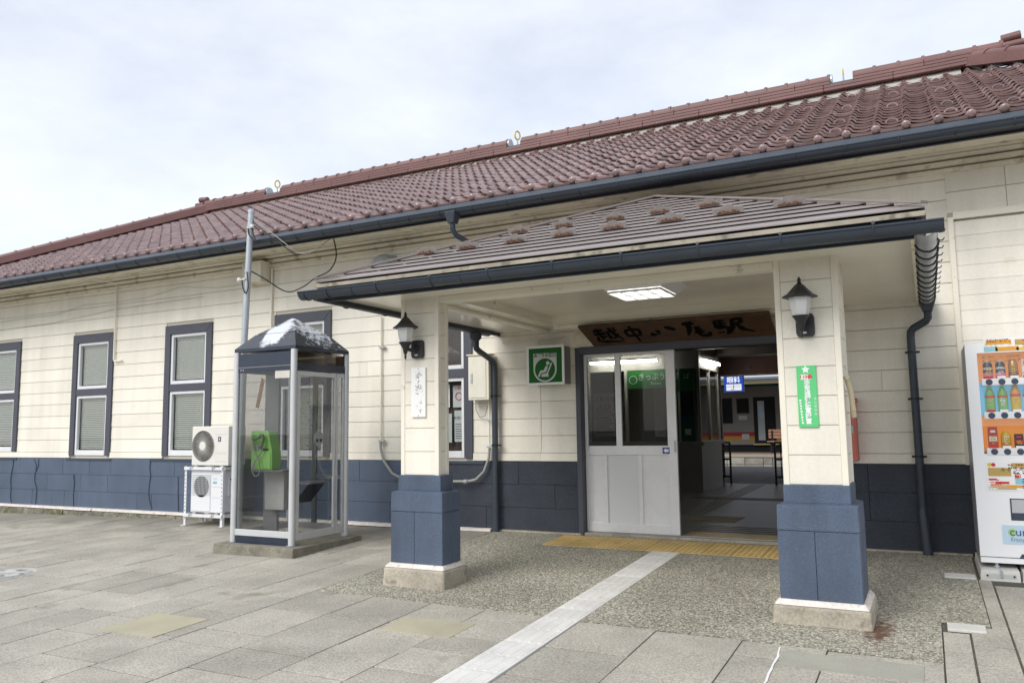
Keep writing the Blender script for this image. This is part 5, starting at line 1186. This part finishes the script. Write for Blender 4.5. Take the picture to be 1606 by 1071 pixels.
# ================================================================== HALL, PLATFORMS, TRAIN seen through the doorway
FZ = .014
hf = struct(B(-8.5, .20, FZ-.1, 1.0, 8.3, FZ).build('hall_floor', HALLF, org=(0, 0, 0)))
hall = MB().box(-8.6, .2, FZ, -8.5, 8.3, 2.9).box(.9, .2, FZ, 1.0, 8.3, 2.9).box(-8.5, 8.2, FZ, -3.82, 8.3, 2.9).box(-1.2, 8.2, FZ, .9, 8.3, 2.9).box(-3.82, 8.2, 2.25, -1.2, 8.3, 2.9)
hall = hall.build('hall_wall', HALLW, bld)
B(-8.5, .165, 2.85, .9, 8.3, 2.9).build('hall_ceiling', HALLD, bld)
B(-8.5, .161, 2.30, .9, .166, 2.85).build('hall_front_lining', HALLD, bld); B(-8.5, .161, FZ, DX0-.04, .166, 2.30).build('hall_front_lining', HALLD, bld); B(DX1+.04, .161, FZ, .9, .166, 2.30).build('hall_front_lining', HALLD, bld)
B(-3.80, 8.17, 2.26, -1.2, 8.199, 2.62).build('timber_header', mat('red brown timber', (.10, .035, .022), .6, noise=(4, .2)), bld)
MB().box(-3.86, 8.16, FZ, -3.80, 8.199, 2.26).box(-3.80, 8.16, 2.225, -1.2, 8.199, 2.259).build('rear_door_trim', COUNT, bld)
for q in range(5): B(-8.4, 1.2+1.5*q, 2.60, .85, 1.36+1.5*q, 2.849).build('ceiling_beam', HALLD, bld)
B(-3.27, 8.12, 2.36, -3.17, 8.169, 2.45).build('speaker_box', mat('speaker brown', (.09, .05, .035), .6), bld)
# yellow threshold lines and guide lines on the hall floor
for k in range(3): B(-2.48, .24+.10*k, FZ+.0005, -1.15, .27+.10*k, FZ+.004).build('threshold_line', YTACT, hf)
for k in range(4): B(-2.48, .60+.16*k, FZ+.0005, -1.15, .64+.16*k, FZ+.003).build('mat_rib', HALLD, hf)
for k in range(4):
    o = .075*k
    MB().hexa([(-3.05+o, 2.2, FZ+.001), (-3.02+o, 2.2, FZ+.001), (-3.20+o, 8.1, FZ+.001), (-3.23+o, 8.1, FZ+.001)], [(-3.05+o, 2.2, FZ+.006), (-3.02+o, 2.2, FZ+.006), (-3.20+o, 8.1, FZ+.006), (-3.23+o, 8.1, FZ+.006)]).build('guide_bar', YTACT if k < 0 else mat('worn guide bar', (.16, .14, .10), .6) if k == 0 else MATS['worn guide bar'], hf)
for k in range(5): B(-3.6, 4.6+.09*k, FZ+.0005, -1.2, 4.62+.09*k, FZ+.003).build('mat_rib', HALLD, hf)
B(-3.35, 1.5, FZ+.0005, -2.2, 2.15, FZ+.004).build('yellow_tiles', mat('worn yellow tiles', (.20, .13, .03), .6, noise=(6, .3)), hf)
# ticket office
to = thing('ticket_office', 'corner ticket office with counter, glazed front and green header inside the hall', 'ticket office', (-5.5, 7.0, FZ))
ox1, oy0 = -3.68, 5.90
B(-8.49, oy0, FZ, ox1, 7.5, .86).build('counter', COUNT, to); B(-8.49, oy0-.06, .86, ox1+.06, oy0+.10, .93).build('counter_ledge', COUNT, to); B(ox1-.10, oy0+.10, .86, ox1+.06, 7.5, .93).build('counter_ledge', COUNT, to)
B(-8.49, oy0, 2.28, ox1, oy0+.06, 2.84).build('header', HALLW, to); B(ox1-.06, oy0+.06, 2.28, ox1, 7.5, 2.84).build('header', HALLW, to)
for xx in (-6.6, -5.9, -5.13, -4.09, ox1-.06): B(xx, oy0+.005, .93, xx+.06, oy0+.055, 2.28).build('mullion', COUNT, to)
for yy in (6.7, 7.43): B(ox1-.055, yy, .93, ox1-.005, yy+.06, 2.28).build('mullion', COUNT, to)
for a, b in ((-6.54, -5.9), (-5.84, -5.13), (-5.07, -4.09)): B(a, oy0+.025, .93, b, oy0+.03, 2.28).build('pane', GLASSD, to)
B(ox1-.032, oy0+.06, .93, ox1-.028, 7.5, 2.28).build('pane', GLASSD, to)
B(-8.4, 7.45, FZ, ox1-.1, 7.5, 2.84).build('back_wall', ROOM, to)
B(-5.0, 7.35, 1.0, -4.78, 7.44, 2.2).build('white_column', PRW, to)
gsn = B(-5.06, oy0-.02, 1.93, -4.10, oy0+.002, 2.265).build('green_header', mat('dim green sign', (.012, .12, .02), .4), to)
text('きっぷうりば', .15, PRGREY, gsn, (-4.44, oy0-.022, 2.14), sx=.9); text('Tickets', .07, PRGREY, gsn, (-4.50, oy0-.022, 2.02))
MB().lathe([(.085, oy0-.026), (.085, oy0-.022), (.07, oy0-.022), (.07, oy0-.026)], (-4.94, 0, 2.10), 20, 'y', cap=False).build('ring_mark', PRGREY, gsn)
# ticket machine at the corner
tm = thing('ticket_machine', 'dark green ticket machine set in the corner of the ticket office', 'ticket machine', (-3.88, 5.87, .94))
B(-4.02, 5.78, .935, -3.75, 5.895, 2.27).build('body', mat('machine green', (.012, .10, .03), .4), tm, bevel=.006)
B(-4.0, 5.772, 1.40, -3.77, 5.779, 1.85).build('screen', DARK, tm); B(-4.0, 5.770, 1.24, -3.77, 5.779, 1.38).build('screen_lower', mat('screen teal', (.02, .08, .10), .3), tm); B(-3.94, 5.768, 1.05, -3.83, 5.779, 1.16).build('ticket_slot', PRGREY, tm)
text('ば', .12, PRGREY, tm, (-3.88, 5.765, 2.12))
# fluorescent tubes
for i, (p, q, lb) in enumerate((((-5.74, 5.72, 2.44), (-4.42, 5.72, 2.44), 'lit fluorescent tube along the front of the ticket office'), ((-3.62, 6.05, 2.415), (-3.62, 7.30, 2.415), 'short lit fluorescent tube along the side of the ticket office'))):
    t = thing('fluorescent_light', lb, 'lamp', tuple((a+b)/2 for a, b in zip(p, q)))
    MB().tube([p, q], .024, 8).build('tube', FLUO, t)
    d = Vector(q)-Vector(p); MB().bar(Vector(p)+Vector((0, .0, .045)), Vector(q)+Vector((0, .0, .045)), .06, .03).build('batten', WHITE, t)
# notice boards standing behind the door glass
for (a, b, c, d, y_, lines, lb, head) in ((-5.70, -5.22, 1.04, 1.86, 5.70, 9, 'large white printed notice with black heading standing behind the door glass', 'お知らせ'), (-6.05, -5.75, 1.40, 1.70, 5.70, 4, 'upper small grey notice at the ticket office window', ''), (-6.05, -5.75, 1.02, 1.34, 5.70, 4, 'lower small grey notice at the ticket office window', '')):
    t = tag(B(a, y_, c, b, y_+.01, d).build('notice_board', PRW if head else PRGREY, None), lb, 'notice')
    if head: text(head, .11, PRK, t, ((a+b)/2, y_-.002, d-.12)); text('運賃表', .085, PRK, t, ((a+b)/2, y_-.002, d-.26))
    for k in range(lines): B(a+.05, y_-.002, c+.07+.055*k, b-.06-.05*(k % 3), y_-.0005, c+.085+.055*k).build('text_line', PRK, t)
# handrails at the platform gate
def rail(x, label, w=.34):
    t = thing('gate_rail', label, 'railing', (x, 8.0, FZ), 'black tubular rails at the platform gate')
    for a in (0, w): MB().tube([(x-a, 8.05, FZ), (x-a, 8.05, .86)], .022, 8).build('post', BLACK, t)
    for z in (.86, .52, .17): MB().tube([(x, 8.05, z), (x-w, 8.05, z)], .020, 8).build('bar', BLACK, t)
    for a in (w*.36, w*.68): MB().tube([(x-a, 8.05, .17), (x-a, 8.05, .86)], .012, 6).build('baluster', BLACK, t)
rail(-3.64, 'black tubular rail beside the ticket office at the platform gate'); rail(-2.40, 'black tubular rail behind the pillar with the green banner', .35)
# platforms
pn = struct(B(-40, 8.3, -.9, 20, 15.3, .010).build('near_platform', PLAT, org=(0, 0, 0)))
for k in range(4): B(-3.6+.08*k, 8.4, .0105, -3.57+.08*k, 14.2, .016).build('guide_bar', MATS['worn guide bar'], pn)
struct(B(-40, 15.3, -1.25, 20, 19.5, -.95).build('track_bed', FOOT, org=(0, 0, 0)))
for k, yy in enumerate((16.6, 17.67)): struct(B(-40, yy, -.95, 20, yy+.065, -.80).build('railway_rail', BSTEEL, org=(0, 0, 0)))
pf = struct(B(-40, 19.52, -1.2, 20, 22.4, .20).build('far_platform', PLAT, org=(0, 0, 0)))
stn = random.Random(5); x = -16.
while x < 2:
    x1 = x+stn.uniform(.3, .7)
    for zz in (-.38, -.13): B(x, 19.46+stn.uniform(0, .02), zz, x1-.02, 19.519, zz+.235).build('stone', PSTONE, pf)
    x = x1
B(-40, 19.44, .11, 20, 19.519, .20).build('coping', mat('coping', (.36, .33, .28), .8), pf)
B(-40, 19.6, .2003, 20, 19.95, .2045).build('edge_line', mat('faded red line', (.32, .12, .12), .8), pf); B(-40, 20.1, .2003, 20, 20.4, .206).build('warning_line', YTACT, pf)
# canopy over the far platform
cp = thing('platform_canopy', 'dark platform canopy with pale beam beyond the tracks', 'canopy', (-6, 20.6, .2))
B(-22, 18.6, 3.12, 8, 22.9, 3.20).build('canopy_roof', HALLD, cp); B(-22, 19.4, 2.60, 8, 19.48, 2.72).build('canopy_beam', mat('pale beam', (.50, .43, .27), .6), cp)
for xx in (-12, -1.): B(xx, 21.2, .20, xx+.14, 21.34, 3.12).build('canopy_post', HALLD, cp)
B(-22, 8.35, 2.75, 8, 13.5, 2.83).build('unseen_near_canopy', HALLD, bld)  # canopy above the view, its depth set to shade the train beyond
# hanging sign
KX = .10
ks = thing('clinic_sign', 'blue and white hanging sign with small map over the platform', 'sign', (-4.42, 12, 2.07))
B(-4.68, 12.0, 2.06, -4.19, 12.04, 2.45).build('panel', SIGNB, ks)
text('眼科', .17, SIGNW, ks, (-4.435, 11.994, 2.35), bold=.004)
B(-4.62, 11.992, 2.09, -4.24, 11.999, 2.25).build('map_panel', SIGNW, ks)
B(-4.61, 11.988, 2.185, -4.26, 11.9915, 2.195).build('map_road', PRK, ks); B(-4.44, 11.988, 2.10, -4.425, 11.9915, 2.245).build('map_road', PRK, ks); B(-4.50, 11.988, 2.105, -4.46, 11.9915, 2.125).build('map_pin', PRR, ks)
MB().box(-4.70, 11.99, 2.045, -4.17, 12.05, 2.059).box(-4.19, 11.99, 2.06, -4.175, 12.05, 2.46).build('frame', PRW, ks)
for xx in (-4.6, -4.25): MB().tube([(xx, 12.02, 2.45), (xx, 12.02, 2.76)], .010, 6).build('hanger', STEEL, ks)
ks.location.x += KX
# bench
bc = thing('platform_bench', 'wooden slatted bench on the far platform', 'bench', (-4.75, 21, .2))
for k in range(3): B(-5.05, 20.90, .72+.11*k, -4.30, 20.93, .81+.11*k).build('back_slat', ORW, bc)
for k in range(3): B(-5.05, 20.55+.11*k, .60, -4.30, 20.64+.11*k, .63).build('seat_slat', ORW, bc)
for xx in (-4.95, -4.4): MB().box(xx, 20.55, .20, xx+.05, 20.60, .60).box(xx, 20.86, .20, xx+.05, 20.90, 1.0).box(xx, 20.55, .55, xx+.05, 20.88, .5995).build('leg', BLACK, bc)
# train
tr = thing('train', 'beige railcar with red and yellow stripe standing beyond the far platform', 'train', (-6, 23.9, -.5))
ty = 22.6
TG = mat('train glass', (.02, .022, .024), .15)
B(-18, ty, .45, 2.5, 25.4, 2.66).build('body', TRAINB, tr)
B(-18, ty+.1, -.45, 2.5, 25.3, .449).build('underframe', DARK, tr)
B(-18, ty-.002, 2.661, 2.5, 25.4, 2.76).build('cornice', TRAING, tr); MB().ext([(ty, 2.761), (ty+.10, 2.90), (ty+.5, 3.08), (25.4-.5, 3.08), (25.4-.1, 2.9), (25.4, 2.761)], 'x', -18, 2.5).build('roof', TRAINROOF, tr)
B(-18, ty-.006, .78, 2.5, ty-.001, .93).build('red_stripe', TRAINR, tr); B(-18, ty-.006, .62, 2.5, ty-.001, .779).build('yellow_stripe', TRAINY, tr)
for a, b, c, d in ((-9.6, -8.2, 1.3, 2.2), (-7.9, -6.68, 1.3, 2.2), (-6.44, -6.05, 1.68, 2.18), (-4.2, -3.0, 1.3, 2.2), (-2.7, -1.5, 1.3, 2.2)):
    w_ = MB().box(a-.04, ty-.012, c-.04, b+.04, ty-.001, d+.04).build('window', BLACK, tr, bevel=.03); B(a, ty-.016, c, b, ty-.0125, d).build('pane', TG, w_)
dd = B(-5.85, ty-.010, .50, -5.05, ty-.001, 2.25).build('doorway', DARK, tr); B(-5.70, ty-.014, .62, -5.45, ty-.0105, 2.1).build('door_leaf', PRGREY, dd); B(-5.67, ty-.018, 1.45, -5.48, ty-.0145, 1.95).build('door_glass', LBLUE, dd); B(-5.9, ty-.05, .44, -5.0, ty-.0005, .49).build('door_step', YTACT, dd)
B(-6.42, ty-.010, 1.40, -6.10, ty-.001, 1.56).build('number_plate', PRGREY, tr); B(-6.32, ty-.010, .66, -6.05, ty-.0065, .86).build('vent_grille', STEEL, tr)
